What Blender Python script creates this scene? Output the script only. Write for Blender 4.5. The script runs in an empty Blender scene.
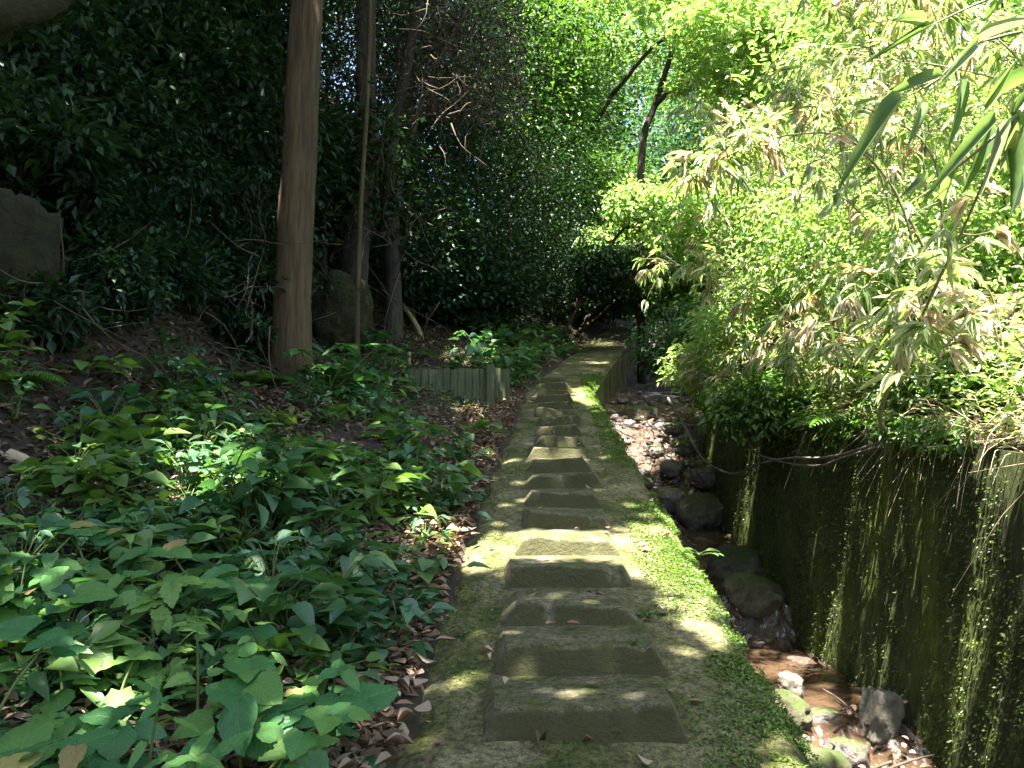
import bpy, math, random
import numpy as np
from mathutils import Vector, Matrix

R0 = np.random.default_rng(7)
random.seed(7)
SC = bpy.context.scene
COL = SC.collection

# ------------------------------------------------------------------ camera, sky, sun, exposure
FPX, PITCH, CAMZ = 830.0, math.radians(5.0), 1.54
cam_d = bpy.data.cameras.new('camera')
cam_d.sensor_width = 36.0
cam_d.lens = FPX / 1024 * 36.0
cam_d.clip_start = 0.05
cam_d.clip_end = 500
cam = bpy.data.objects.new('camera', cam_d)
cam.location = (0, 0, CAMZ)
cam.rotation_euler = (math.radians(90) + PITCH, 0, 0)
COL.objects.link(cam)
SC.camera = cam

SUN = np.array([-0.08, -0.30, 0.95]); SUN /= np.linalg.norm(SUN)
world = bpy.data.worlds.new('World'); SC.world = world
world.use_nodes = True
wn = world.node_tree.nodes; wl = world.node_tree.links
bg = wn['Background']
sky = wn.new('ShaderNodeTexSky'); sky.sky_type = 'NISHITA'; sky.sun_disc = False
sky.sun_elevation = math.asin(SUN[2]); sky.sun_rotation = math.atan2(SUN[0], SUN[1])
sky.air_density = 1.0; sky.dust_density = 2.0; sky.ozone_density = 1.0
wl.new(sky.outputs[0], bg.inputs[0]); bg.inputs[1].default_value = 0.075

sun_d = bpy.data.lights.new('sun', 'SUN'); sun_d.energy = 5.0; sun_d.angle = math.radians(0.53)
sun_d.color = (1.0, 0.95, 0.86)
sun = bpy.data.objects.new('sun', sun_d); COL.objects.link(sun)
sun.location = (0, -8, 30)
sun.rotation_euler = Vector(tuple(-SUN)).to_track_quat('-Z', 'Y').to_euler()

SC.render.engine = 'CYCLES'
SC.view_settings.view_transform = 'Standard'
SC.view_settings.look = 'None'
SC.view_settings.exposure = 3.4
SC.view_settings.gamma = 1.0
SC.view_settings.use_curve_mapping = False
cy = SC.cycles
cy.use_denoising = True
cy.max_bounces = 8; cy.diffuse_bounces = 4; cy.glossy_bounces = 2; cy.transmission_bounces = 6
cy.transparent_max_bounces = 8; cy.sample_clamp_indirect = 4.0
cy.caustics_reflective = False; cy.caustics_refractive = False

# ------------------------------------------------------------------ noise
def _h(i, j, k):
    n = (i * 374761393 + j * 668265263 + k * 2147483647 % 1000003 + k * 974634777) & 0xffffffff
    n = ((n ^ (n >> 13)) * 1274126177) & 0xffffffff
    return ((n ^ (n >> 16)) & 0xffff) / 65535.0
def vnoise(x, y, z=0.0):
    x = np.asarray(x, float); y = np.asarray(y, float); z = np.zeros_like(x) + z
    i = np.floor(x).astype(np.int64); j = np.floor(y).astype(np.int64); k = np.floor(z).astype(np.int64)
    u = x - i; v = y - j; w = z - k
    u = u*u*(3-2*u); v = v*v*(3-2*v); w = w*w*(3-2*w)
    def c(a, b, d): return _h(i+a, j+b, k+d)
    x00 = c(0,0,0)*(1-u)+c(1,0,0)*u; x10 = c(0,1,0)*(1-u)+c(1,1,0)*u
    x01 = c(0,0,1)*(1-u)+c(1,0,1)*u; x11 = c(0,1,1)*(1-u)+c(1,1,1)*u
    a = x00*(1-v)+x10*v; b = x01*(1-v)+x11*v
    return a*(1-w)+b*w
def fbm(x, y, z=0.0, o=4):
    s = 0; a = .5
    for q in range(o):
        s = s + a*vnoise(np.asarray(x)*2**q+17.3*q, np.asarray(y)*2**q+5.1*q, np.asarray(z)*2**q); a *= .5
    return s - .47

# ------------------------------------------------------------------ the lie of the land
S = 0.242                                            # gradient of the ramp
def sm(a, b, x):
    t = np.clip((np.asarray(x, float)-a)/(b-a), 0, 1); return t*t*(3-2*t)
def r_edge(y):
    y = np.asarray(y, float)
    return 0.92 + 0.225*np.clip(y-9.6, 0, 12.0) + 0.0*y
def l_edge(y):
    a = np.interp(y, [-8, 2.6, 4.2, 6.6, 9.5], [-0.5, -0.35, -0.26, -0.06, 0.2])
    return np.where(np.asarray(y) < 9.5, a, r_edge(y) - 0.74)
def ramp_z(y): return S*np.asarray(y, float)
def bed_z(y):
    return np.interp(y, [-10, 0, 3.6, 4.35, 4.6, 5.3, 6.5, 6.7, 7.4, 8.0, 8.7, 9.4, 10.0, 11.0, 14, 16, 30, 90],
                        [-2.4, -0.55, -0.22, -0.12, 0.0, 0.06, 0.1, .34, .44, .6, .78, 1.32, 1.78, 2.2, 2.6, 3.05, 6.4, 19])
def wtop_z(y):
    y = np.asarray(y, float)
    return np.where(y < 10, 1.18+0.095*y, 2.13+0.242*(y-10))
CH = 1.23                                            # channel width at the bed
def ground_z(x, y):
    """earth surface (not the path slab, not the stream bed)"""
    x = np.asarray(x, float); y = np.asarray(y, float)
    s = x - r_edge(y); u = l_edge(y) - x
    n = fbm(x*.9, y*.9)*.22*sm(0, .8, u) + fbm(x*3.1+9, y*3.1)*.07*sm(0, .3, u)
    uu = np.clip(u, 0, None)
    left = ramp_z(y) - .018 + .30*np.minimum(uu, 1.7) + .9*np.clip(uu-1.7, 0, 9)*sm(1.7, 2.5, uu) + .3*np.clip(uu-10.7, 0, None) + n
    v = np.clip(s-CH-.22, 0, None)
    nr = fbm(x*.8+40, y*.8)*.3*sm(0, .8, v) + fbm(x*3+4, y*3)*.06
    right = wtop_z(y) + .52*np.minimum(v, 6) + .35*np.clip(v-6, 0, None) + nr
    return np.where(u > 0, left, np.where(s < .02, ramp_z(y), np.where(s > CH+.12, right, bed_z(y))))

CF = np.array([0, math.cos(PITCH), math.sin(PITCH)]); CU = np.array([0, -math.sin(PITCH), math.cos(PITCH)])
CC = np.array([0, 0, CAMZ])
def ray(px, py):
    d = CF + np.array([1., 0, 0])*(px-512)/FPX + CU*(384-py)/FPX
    return d/d[1]
def at(px, py, Y): return CC + ray(px, py)*Y
def hit(px, py, y0=1.0, y1=40):
    d = ray(px, py); ys = np.arange(y0, y1, .03)
    P = CC[None] + d[None]*ys[:, None]
    g = ground_z(P[:, 0], P[:, 1]) - P[:, 2]
    k = np.argmax(g > 0)
    return P[k] if g[k] > 0 else None

# ------------------------------------------------------------------ mesh helpers
def mesh(name, V, F, rnd=None, uv=None, smooth=True):
    V = np.ascontiguousarray(V, np.float32)
    if isinstance(F, np.ndarray): F = [F]
    me = bpy.data.meshes.new(name)
    me.vertices.add(len(V)); me.vertices.foreach_set('co', V.ravel())
    tot = np.concatenate([np.full(len(f), f.shape[1], np.int32) for f in F])
    idx = np.concatenate([np.ascontiguousarray(f, np.int32).ravel() for f in F])
    st = np.concatenate([[0], np.cumsum(tot)[:-1]]).astype(np.int32)
    me.loops.add(len(idx)); me.loops.foreach_set('vertex_index', idx)
    me.polygons.add(len(tot)); me.polygons.foreach_set('loop_start', st); me.polygons.foreach_set('loop_total', tot)
    me.polygons.foreach_set('use_smooth', np.full(len(tot), smooth))
    if rnd is not None:
        a = me.attributes.new('rnd', 'FLOAT', 'POINT'); a.data.foreach_set('value', np.ascontiguousarray(rnd, np.float32))
    if uv is not None:
        l = me.uv_layers.new(name='UVMap'); l.data.foreach_set('uv', np.ascontiguousarray(np.asarray(uv, np.float32)[idx]).ravel())
    me.update(calc_edges=True); me.validate()
    return me
def tag(o, label=None, cat=None, group=None, kind=None):
    if label: o['label'] = label
    if cat: o['category'] = cat
    if group: o['group'] = group
    if kind: o['kind'] = kind
    return o
def thing(name, label, cat, loc=(0, 0, 0), group=None, rz=0.0):
    o = bpy.data.objects.new(name, None); o.empty_display_size = .1
    o.location = tuple(float(c) for c in loc); o.rotation_euler = (0, 0, rz)
    COL.objects.link(o)
    return tag(o, label, cat, group)
def link(name, me, mat, parent=None):
    if mat is not None and not me.materials: me.materials.append(mat)
    o = bpy.data.objects.new(name, me); COL.objects.link(o)
    if parent is not None: o.parent = parent
    return o
def part(name, V, F, mat, root, rnd=None, smooth=True):
    """world-space vertices -> a child mesh of an unrotated root"""
    V = np.asarray(V, float) - np.array(root.location)
    o = link(name, mesh(name, V, F, rnd, smooth=smooth), mat, root)
    if name in ('branches', 'twigs', 'foliage', 'dry_foliage', 'leaves'): o['kind'] = 'stuff'
    return o
def solo(name, V, F, mat, label, cat, group=None, rnd=None, smooth=True):
    """one-mesh thing: origin at its base"""
    V = np.asarray(V, float); c = V.mean(0); c[2] = V[:, 2].min()
    o = link(name, mesh(name, V-c, F, rnd, smooth=smooth), mat); o.location = tuple(c)
    return tag(o, label, cat, group)
def cat_meshes(L):
    """join [(V, F)] with equal face size"""
    V = []; F = []; n = 0
    for v, f in L:
        V.append(v); F.append(f+n); n += len(v)
    return np.concatenate(V), np.concatenate(F)
def norm(a): return a/np.maximum(np.linalg.norm(a, axis=-1, keepdims=True), 1e-9)
def tube(P, r, sides=6, cap=True, wob=0.0, seed=0):
    P = np.asarray(P, float); n = len(P); r = np.broadcast_to(np.asarray(r, float), (n,))
    T = norm(np.gradient(P, axis=0))
    up = np.array([0, 0, 1.]) if abs(T[:, 2]).mean() < .8 else np.array([1., 0, 0])
    X = norm(np.cross(T, up)); Y = np.cross(X, T)
    a = np.linspace(0, 2*np.pi, sides, endpoint=False)
    rr = r[:, None]*np.ones(sides)[None]
    if wob:
        ii = np.arange(n)[:, None]*np.ones(sides)[None]
        rr = rr*(1+wob*2*fbm(np.cos(a)[None]*2+ii*0+seed*7.7+3, np.sin(a)[None]*2+9, ii*.35))
    V = P[:, None]+X[:, None]*(np.cos(a)[None, :, None]*rr[..., None])+Y[:, None]*(np.sin(a)[None, :, None]*rr[..., None])
    V = V.reshape(-1, 3)
    i, j = np.meshgrid(np.arange(n-1), np.arange(sides), indexing='ij')
    j2 = (j+1) % sides
    F = np.stack([i*sides+j, i*sides+j2, (i+1)*sides+j2, (i+1)*sides+j], -1).reshape(-1, 4)
    if cap:
        c = len(V); V = np.concatenate([V, P[-1:], P[:1]])
        jj = np.arange(sides); j3 = (jj+1) % sides; b = (n-1)*sides
        F = np.concatenate([F, np.stack([b+jj, b+j3, np.full(sides, c), np.full(sides, c)], -1),
                            np.stack([j3, jj, np.full(sides, c+1), np.full(sides, c+1)], -1)])
    return V, F
def fixq(F):
    """degenerate quads -> separate tris"""
    d = F[:, 2] == F[:, 3]
    return [x for x in (F[~d], F[d][:, :3]) if len(x)]
def curve(pts, n):
    """Catmull-Rom through points"""
    P = np.asarray(pts, float); P = np.concatenate([2*P[:1]-P[1:2], P, 2*P[-1:]-P[-2:-1]])
    out = []
    m = len(P)-3
    for t in np.linspace(0, m-1e-6, n):
        k = int(t); u = t-k; a, b, c, d = P[k:k+4]
        out.append(.5*((2*b)+(-a+c)*u+(2*a-5*b+4*c-d)*u*u+(-a+3*b-3*c+d)*u**3))
    return np.array(out)

# leaf templates: x across (half width .5), y along (0..1), z up
LEAF2 = (np.array([[0, 0, 0], [-.5, .45, .1], [0, 1, 0], [.5, .45, .1]]), np.array([[0, 2, 1], [0, 3, 2]]))
LEAF4 = (np.array([[0, 0, 0], [-.42, .28, .1], [-.4, .62, .08], [0, 1, -.1], [.4, .62, .08], [.42, .28, .1]]),
         np.array([[0, 3, 2, 1], [0, 5, 4, 3]]))
def strip_leaf(prof, droop=.25, fold=.12, rows=None):
    """rows of (t, halfwidth): left edge, midrib, right edge"""
    V = []; F = []
    for t, w in prof:
        z = -droop*t*t
        V += [[-w, t, z+fold*w*2], [0, t, z], [w, t, z+fold*w*2]]
    for k in range(len(prof)-1):
        b = k*3; F += [[b, b+1, b+4, b+3], [b+1, b+2, b+5, b+4]]
    return np.array(V), np.array(F)
BAMB = strip_leaf([(0, .05), (.08, .32), (.3, .5), (.6, .42), (.85, .2), (1, .01)], droop=.22)
OVAL = strip_leaf([(0, .03), (.1, .25), (.3, .48), (.55, .46), (.8, .24), (1, .01)], droop=.2)
def maple():
    V = [[0, 0, 0]]; F = []
    lobes = [-105, -55, 0, 55, 105]; ln = [.5, .85, 1.0, .85, .5]
    for a, l in zip(lobes, ln):
        r = math.radians(a); d = np.array([math.sin(r), math.cos(r)]); p = np.array([d[1], -d[0]])
        b = len(V)
        for q, w, z in ((.42, .15, .03), (1.0, 0, -.12), (.42, -.15, .03)):
            v = d*l*q+p*l*w*1.2; V.append([v[0], v[1]+.0, z])
        F.append([0, b, b+1, b+2])
    return np.array(V)*.75, np.array(F)
MAPLE = maple()

def scatter(tmpl, P, D, N, L, W):
    """place a leaf template at P along D with upper side N; -> V, F, rnd"""
    tv, tf = tmpl; P = np.asarray(P, float); n = len(P)
    Y = norm(np.asarray(D, float)); Z = N-(N*Y).sum(-1, keepdims=True)*Y; Z = norm(Z); X = np.cross(Y, Z)
    L = np.broadcast_to(np.asarray(L, float), (n,)); W = np.broadcast_to(np.asarray(W, float), (n,))
    V = P[:, None]+tv[None, :, 0, None]*W[:, None, None]*X[:, None]+tv[None, :, 1, None]*L[:, None, None]*Y[:, None] \
        + tv[None, :, 2, None]*L[:, None, None]*Z[:, None]
    k = len(tv)
    F = (tf[None]+(np.arange(n)*k)[:, None, None]).reshape(-1, tf.shape[1])
    rnd = np.repeat(R0.random(n), k)
    return V.reshape(-1, 3), F, rnd
def rand_dir(n, rng=R0): return norm(rng.normal(size=(n, 3)))

# ------------------------------------------------------------------ materials
def new_mat(name):
    m = bpy.data.materials.new(name); m.use_nodes = True
    nt = m.node_tree; b = nt.nodes['Principled BSDF']
    return m, nt, nt.nodes, nt.links, b
def ramp_node(ns, stops):
    r = ns.new('ShaderNodeValToRGB'); e = r.color_ramp.elements
    while len(e) < len(stops): e.new(.5)
    for k, (p, c) in enumerate(stops): e[k].position = p; e[k].color = (*c, 1)
    return r
def leaf_mat(name, cols, trans=.35, rough=.45, spec=.5, tint=(1.08, 1.2, .55), vein=False):
    m, nt, ns, ls, b = new_mat(name)
    at_ = ns.new('ShaderNodeAttribute'); at_.attribute_name = 'rnd'
    oi = ns.new('ShaderNodeObjectInfo')
    ad = ns.new('ShaderNodeMath'); ad.operation = 'ADD'; ls.new(at_.outputs['Fac'], ad.inputs[0]); ls.new(oi.outputs['Random'], ad.inputs[1])
    fr = ns.new('ShaderNodeMath'); fr.operation = 'FRACT'; ls.new(ad.outputs[0], fr.inputs[0])
    k = len(cols)
    r = ramp_node(ns, [(i/max(1, k-1), c) for i, c in enumerate(cols)])
    ls.new(fr.outputs[0], r.inputs[0]); colr = r.outputs[0]
    tc = ns.new('ShaderNodeTexCoord')
    nz = ns.new('ShaderNodeTexNoise'); nz.inputs['Scale'].default_value = 14; nz.inputs['Detail'].default_value = 3
    ls.new(tc.outputs['Object'], nz.inputs['Vector'])
    mr = ns.new('ShaderNodeMapRange'); mr.inputs['To Min'].default_value = .7; mr.inputs['To Max'].default_value = 1.3
    ls.new(nz.outputs[0], mr.inputs[0])
    hs = ns.new('ShaderNodeHueSaturation'); ls.new(colr, hs.inputs['Color']); ls.new(mr.outputs[0], hs.inputs['Value']); colr = hs.outputs[0]
    if vein:
        sp = ns.new('ShaderNodeSeparateXYZ'); ls.new(tc.outputs['UV'], sp.inputs[0])
        ab = ns.new('ShaderNodeMath'); ab.operation = 'ABSOLUTE'; ls.new(sp.outputs[0], ab.inputs[0])
        m1 = ns.new('ShaderNodeMath'); m1.operation = 'MULTIPLY_ADD'; ls.new(ab.outputs[0], m1.inputs[0]); m1.inputs[1].default_value = -.75
        ls.new(sp.outputs[1], m1.inputs[2])
        m2 = ns.new('ShaderNodeMath'); m2.operation = 'PINGPONG'; ls.new(m1.outputs[0], m2.inputs[0]); m2.inputs[1].default_value = .065
        v1 = ns.new('ShaderNodeMapRange'); ls.new(m2.outputs[0], v1.inputs[0]); v1.inputs['From Max'].default_value = .014; v1.inputs['To Min'].default_value = 1; v1.inputs['To Max'].default_value = 0
        v2 = ns.new('ShaderNodeMapRange'); ls.new(ab.outputs[0], v2.inputs[0]); v2.inputs['From Max'].default_value = .025; v2.inputs['To Min'].default_value = 1.4; v2.inputs['To Max'].default_value = 0
        mx = ns.new('ShaderNodeMath'); mx.operation = 'MAXIMUM'; ls.new(v1.outputs[0], mx.inputs[0]); ls.new(v2.outputs[0], mx.inputs[1])
        mm = ns.new('ShaderNodeMath'); mm.operation = 'MULTIPLY'; ls.new(mx.outputs[0], mm.inputs[0]); mm.inputs[1].default_value = .35
        mc = ns.new('ShaderNodeMix'); mc.data_type = 'RGBA'; ls.new(mm.outputs[0], mc.inputs['Factor']); ls.new(colr, mc.inputs['A']); mc.inputs['B'].default_value = (.2, .3, .1, 1); colr = mc.outputs['Result']
        bp = ns.new('ShaderNodeBump'); bp.inputs['Strength'].default_value = .35; bp.inputs['Distance'].default_value = .004; bp.invert = True
        ls.new(mx.outputs[0], bp.inputs['Height']); ls.new(bp.outputs[0], b.inputs['Normal'])
    ls.new(colr, b.inputs['Base Color']); b.inputs['Roughness'].default_value = rough
    b.inputs['Specular IOR Level'].default_value = spec
    tr = ns.new('ShaderNodeBsdfTranslucent')
    tm = ns.new('ShaderNodeMix'); tm.data_type = 'RGBA'; tm.blend_type = 'MULTIPLY'; tm.inputs['Factor'].default_value = 1
    ls.new(colr, tm.inputs['A']); tm.inputs['B'].default_value = (*[t*1.6 for t in tint], 1); ls.new(tm.outputs['Result'], tr.inputs['Color'])
    mix = ns.new('ShaderNodeMixShader'); mix.inputs[0].default_value = trans
    ls.new(b.outputs[0], mix.inputs[1]); ls.new(tr.outputs[0], mix.inputs[2]); ls.new(mix.outputs[0], ns['Material Output'].inputs[0])
    return m
def surf_mat(name, layers, rough=.9, bump=.5, bscale=30, bdist=.01, scale=None, spec=.3, up=None, steep=None):
    """layers: [(noise scale, low colour, high colour)], colours multiplied together by a noise mix; up: (colour, amount) on level faces; steep likewise"""
    m, nt, ns, ls, b = new_mat(name)
    tc = ns.new('ShaderNodeTexCoord'); mp = ns.new('ShaderNodeMapping'); ls.new(tc.outputs['Object'], mp.inputs[0])
    if scale: mp.inputs['Scale'].default_value = scale
    col = None
    for k, (sc_, stops) in enumerate(layers):
        nz = ns.new('ShaderNodeTexNoise'); nz.inputs['Scale'].default_value = sc_; nz.inputs['Detail'].default_value = 6; nz.inputs['Roughness'].default_value = .6
        of = ns.new('ShaderNodeVectorMath'); of.operation = 'ADD'; of.inputs[1].default_value = (3.3*k, 7.1*k, 1.7*k); ls.new(mp.outputs[0], of.inputs[0]); ls.new(of.outputs[0], nz.inputs['Vector'])
        r = ramp_node(ns, stops); ls.new(nz.outputs[0], r.inputs[0])
        if col is None: col = r.outputs[0]
        else:
            mx = ns.new('ShaderNodeMix'); mx.data_type = 'RGBA'; mx.blend_type = 'MULTIPLY'; mx.inputs['Factor'].default_value = 1
            ls.new(col, mx.inputs['A']); ls.new(r.outputs[0], mx.inputs['B']); col = mx.outputs['Result']
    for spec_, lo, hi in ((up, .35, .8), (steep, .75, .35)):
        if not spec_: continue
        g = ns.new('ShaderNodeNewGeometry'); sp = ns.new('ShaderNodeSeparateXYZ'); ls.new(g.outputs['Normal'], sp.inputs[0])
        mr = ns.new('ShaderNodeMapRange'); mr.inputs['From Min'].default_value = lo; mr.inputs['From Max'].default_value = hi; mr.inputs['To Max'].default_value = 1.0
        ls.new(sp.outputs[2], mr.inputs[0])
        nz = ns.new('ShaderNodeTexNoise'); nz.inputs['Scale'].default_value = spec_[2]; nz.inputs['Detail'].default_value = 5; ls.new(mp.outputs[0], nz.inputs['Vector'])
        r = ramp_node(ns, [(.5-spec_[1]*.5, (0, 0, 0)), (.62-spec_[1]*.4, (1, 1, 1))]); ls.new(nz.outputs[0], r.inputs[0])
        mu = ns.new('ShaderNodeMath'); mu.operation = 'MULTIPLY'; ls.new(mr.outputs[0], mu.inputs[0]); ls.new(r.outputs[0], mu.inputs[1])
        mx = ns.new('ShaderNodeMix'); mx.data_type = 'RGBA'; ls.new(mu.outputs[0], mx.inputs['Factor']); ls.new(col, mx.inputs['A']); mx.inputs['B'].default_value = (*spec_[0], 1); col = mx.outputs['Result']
    ls.new(col, b.inputs['Base Color']); b.inputs['Roughness'].default_value = rough; b.inputs['Specular IOR Level'].default_value = spec
    nb = ns.new('ShaderNodeTexNoise'); nb.inputs['Scale'].default_value = bscale; nb.inputs['Detail'].default_value = 8; nb.inputs['Roughness'].default_value = .7
    ls.new(mp.outputs[0], nb.inputs['Vector'])
    bp = ns.new('ShaderNodeBump'); bp.inputs['Strength'].default_value = bump; bp.inputs['Distance'].default_value = bdist
    ls.new(nb.outputs[0], bp.inputs['Height']); ls.new(bp.outputs[0], b.inputs['Normal'])
    return m
one = (1, 1, 1)
M = {}
M['soil'] = surf_mat('soil', [(1.6, [(.3, (.03, .023, .016)), (.7, (.07, .052, .036))]), (24, [(.3, (.5, .5, .5)), (.7, (1.2, 1.15, 1.05))])], bump=.9, bscale=40, bdist=.03)
M['concrete'] = surf_mat('mossy_concrete', [(2.8, [(.36, (.062, .085, .016)), (.45, (.11, .115, .036)), (.52, (.165, .15, .085)), (.7, (.25, .222, .145))]),
                         (42, [(.36, (.35, .36, .3)), (.5, (.85, .85, .8)), (.66, (1.3, 1.27, 1.2))]), (7, [(.35, (.6, .68, .45)), (.65, (1.15, 1.1, 1.05))]), (150, [(.35, (.5, .5, .48)), (.65, (1.3, 1.3, 1.3))])],
                         bump=1.0, bscale=60, bdist=.02)
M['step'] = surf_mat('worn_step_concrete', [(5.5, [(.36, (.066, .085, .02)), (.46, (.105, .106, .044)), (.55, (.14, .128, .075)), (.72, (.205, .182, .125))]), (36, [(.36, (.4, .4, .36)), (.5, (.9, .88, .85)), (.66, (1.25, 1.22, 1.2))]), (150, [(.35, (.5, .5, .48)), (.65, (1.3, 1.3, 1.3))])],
                     bump=1.0, bscale=60, bdist=.02, steep=((.062, .06, .024), .6, 9))  # steep faces darkened: wet algae, plus shade put into the colour
M['wallm'] = surf_mat('mossy_wall', [(3.0, [(.3, (.026, .033, .01)), (.5, (.052, .07, .014)), (.7, (.115, .15, .02))]), (30, [(.3, (.5, .5, .45)), (.65, (1.2, 1.2, 1.1))])],
                      bump=1.0, bscale=26, bdist=.04, scale=(1, 1, .35))
M['bed'] = surf_mat('stream_gravel', [(5, [(.35, (.05, .038, .028)), (.6, (.13, .095, .07)), (.8, (.2, .155, .12))]), (40, [(.3, (.4, .4, .4)), (.7, (1.2, 1.2, 1.2))])], bump=1.0, bscale=30, bdist=.03)
M['rock'] = surf_mat('stream_rock', [(4, [(.35, (.06, .052, .045)), (.7, (.17, .145, .125))]), (30, [(.3, (.5, .5, .5)), (.7, (1.15, 1.1, 1.1))])], rough=.4, spec=.6, bump=.9, bscale=18, bdist=.03, up=((.05, .065, .016), .35, 3))
M['wetrock'] = surf_mat('wet_pebble', [(4, [(.35, (.06, .05, .045)), (.7, (.17, .14, .12))]), (30, [(.3, (.5, .5, .5)), (.7, (1.15, 1.1, 1.1))])], rough=.35, spec=.6, bump=.9, bscale=18, bdist=.03)
M['mossrock'] = surf_mat('mossy_rock', [(4, [(.35, (.07, .07, .04)), (.7, (.15, .14, .09))]), (30, [(.3, (.5, .5, .5)), (.7, (1.15, 1.1, 1.1))])], rough=.8, bump=.9, bscale=34, bdist=.025, up=((.045, .062, .014), .5, 6))
M['pale'] = surf_mat('pale_stone', [(6, [(.35, (.11, .10, .075)), (.7, (.27, .25, .20))]), (40, [(.3, (.6, .6, .6)), (.7, (1.1, 1.1, 1.1))])], bump=.9, bscale=24, bdist=.02)
M['ochre'] = surf_mat('ochre_rock', [(2.5, [(.35, (.02, .023, .007)), (.7, (.062, .056, .017))]), (20, [(.3, (.5, .5, .45)), (.7, (1.1, 1.1, 1.1))])], bump=1, bscale=14, bdist=.08)
M['cedar'] = surf_mat('cedar_bark', [(5, [(.3, (.055, .036, .018)), (.7, (.12, .08, .04))]), (22, [(.3, (.45, .45, .42)), (.65, (1.2, 1.15, 1.1))])], bump=1, bscale=20, bdist=.03, scale=(1.6, 1.6, .12))
M['bark'] = surf_mat('dark_bark', [(5, [(.3, (.024, .02, .015)), (.7, (.066, .053, .038))]), (22, [(.3, (.5, .5, .45)), (.65, (1.2, 1.15, 1.1))])], bump=1, bscale=18, bdist=.03, scale=(1.3, 1.3, .3))
M['palebark'] = surf_mat('pale_bark', [(7, [(.3, (.045, .034, .016)), (.7, (.09, .068, .03))])], bump=.6, bscale=30, bdist=.01, scale=(1.3, 1.3, .3))
M['twig'] = surf_mat('dead_twig', [(6, [(.3, (.035, .025, .018)), (.7, (.095, .07, .045))])], bump=.5, bscale=30)
M['drystem'] = surf_mat('dry_stem', [(6, [(.3, (.24, .18, .11)), (.7, (.42, .34, .22))])], bump=.4, bscale=30)
M['greenstem'] = surf_mat('green_stem', [(6, [(.3, (.06, .085, .02)), (.7, (.11, .14, .04))])], bump=.3, bscale=30, rough=.5)
M['culm'] = surf_mat('bamboo_culm', [(6, [(.3, (.11, .10, .05)), (.7, (.24, .21, .12))])], bump=.3, bscale=30, rough=.5)
M['board'] = surf_mat('weathered_board', [(4, [(.3, (.066, .074, .034)), (.7, (.125, .132, .07))]), (40, [(.3, (.6, .6, .6)), (.7, (1.1, 1.1, 1.1))])], bump=.7, bscale=20, bdist=.01, scale=(3, 3, .3))
M['stake'] = surf_mat('yellowed_stake', [(8, [(.3, (.16, .13, .06)), (.7, (.3, .25, .12))])], bump=.4, bscale=30, scale=(2, 2, .4))
M['hose'] = surf_mat('vine_bark', [(9, [(.3, (.06, .055, .05)), (.7, (.2, .17, .14))])], bump=.4, bscale=40)
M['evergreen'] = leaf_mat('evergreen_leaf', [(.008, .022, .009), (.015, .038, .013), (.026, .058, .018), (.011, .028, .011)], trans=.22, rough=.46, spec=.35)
M['canopy'] = leaf_mat('canopy_leaf', [(.03, .06, .015), (.06, .11, .02)], trans=.3)
M['midgreen'] = leaf_mat('broadleaf', [(.035, .075, .016), (.06, .12, .022), (.085, .15, .025)], trans=.4)
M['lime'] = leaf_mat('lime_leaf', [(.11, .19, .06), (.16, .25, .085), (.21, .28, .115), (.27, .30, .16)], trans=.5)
M['coolgreen'] = leaf_mat('cool_green_leaf', [(.025, .07, .032), (.045, .105, .042), (.07, .13, .05)], trans=.35)
M['herb'] = leaf_mat('herb_leaf', [(.04, .13, .032), (.065, .17, .04), (.05, .15, .045), (.10, .21, .04), (.075, .18, .045)], trans=.34, rough=.5, spec=.3, vein=True)
M['herbsmall'] = leaf_mat('small_herb_leaf', [(.03, .085, .03), (.055, .125, .036), (.04, .10, .042), (.10, .17, .04)], trans=.3)
M['fern'] = leaf_mat('fern_pinna', [(.05, .11, .02), (.085, .16, .03)], trans=.4)
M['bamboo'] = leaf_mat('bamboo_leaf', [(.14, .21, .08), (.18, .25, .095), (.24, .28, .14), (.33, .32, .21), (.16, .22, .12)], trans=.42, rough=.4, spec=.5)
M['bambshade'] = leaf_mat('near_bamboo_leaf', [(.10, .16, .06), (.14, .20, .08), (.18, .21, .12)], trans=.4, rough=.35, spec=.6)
M['drybamboo'] = leaf_mat('dry_bamboo_leaf', [(.34, .30, .17), (.45, .40, .26), (.30, .21, .10)], trans=.3, tint=(1, .9, .7))
M['litter'] = leaf_mat('litter_leaf', [(.09, .055, .034), (.19, .12, .075), (.3, .215, .15), (.13, .075, .045), (.36, .28, .21)], trans=.08, rough=.7, spec=.25, tint=(1, .8, .6))
M['oldlitter'] = leaf_mat('old_litter_leaf', [(.04, .028, .018), (.08, .055, .034), (.12, .085, .055), (.06, .038, .022)], trans=.08, rough=.8, spec=.2, tint=(1, .8, .6))
M['moss'] = leaf_mat('moss_leaf', [(.05, .095, .012), (.085, .14, .02), (.11, .16, .03)], trans=.3)
M['wallmoss'] = leaf_mat('wall_moss', [(.035, .06, .012), (.06, .09, .014), (.10, .13, .025)], trans=.25)
M['brownleaf'] = leaf_mat('withered_leaf', [(.04, .028, .018), (.075, .05, .03)], trans=.2, tint=(1, .8, .6))
M['redleaf'] = leaf_mat('red_leaf', [(.35, .05, .04)], trans=.2, tint=(1, .6, .5))
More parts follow.
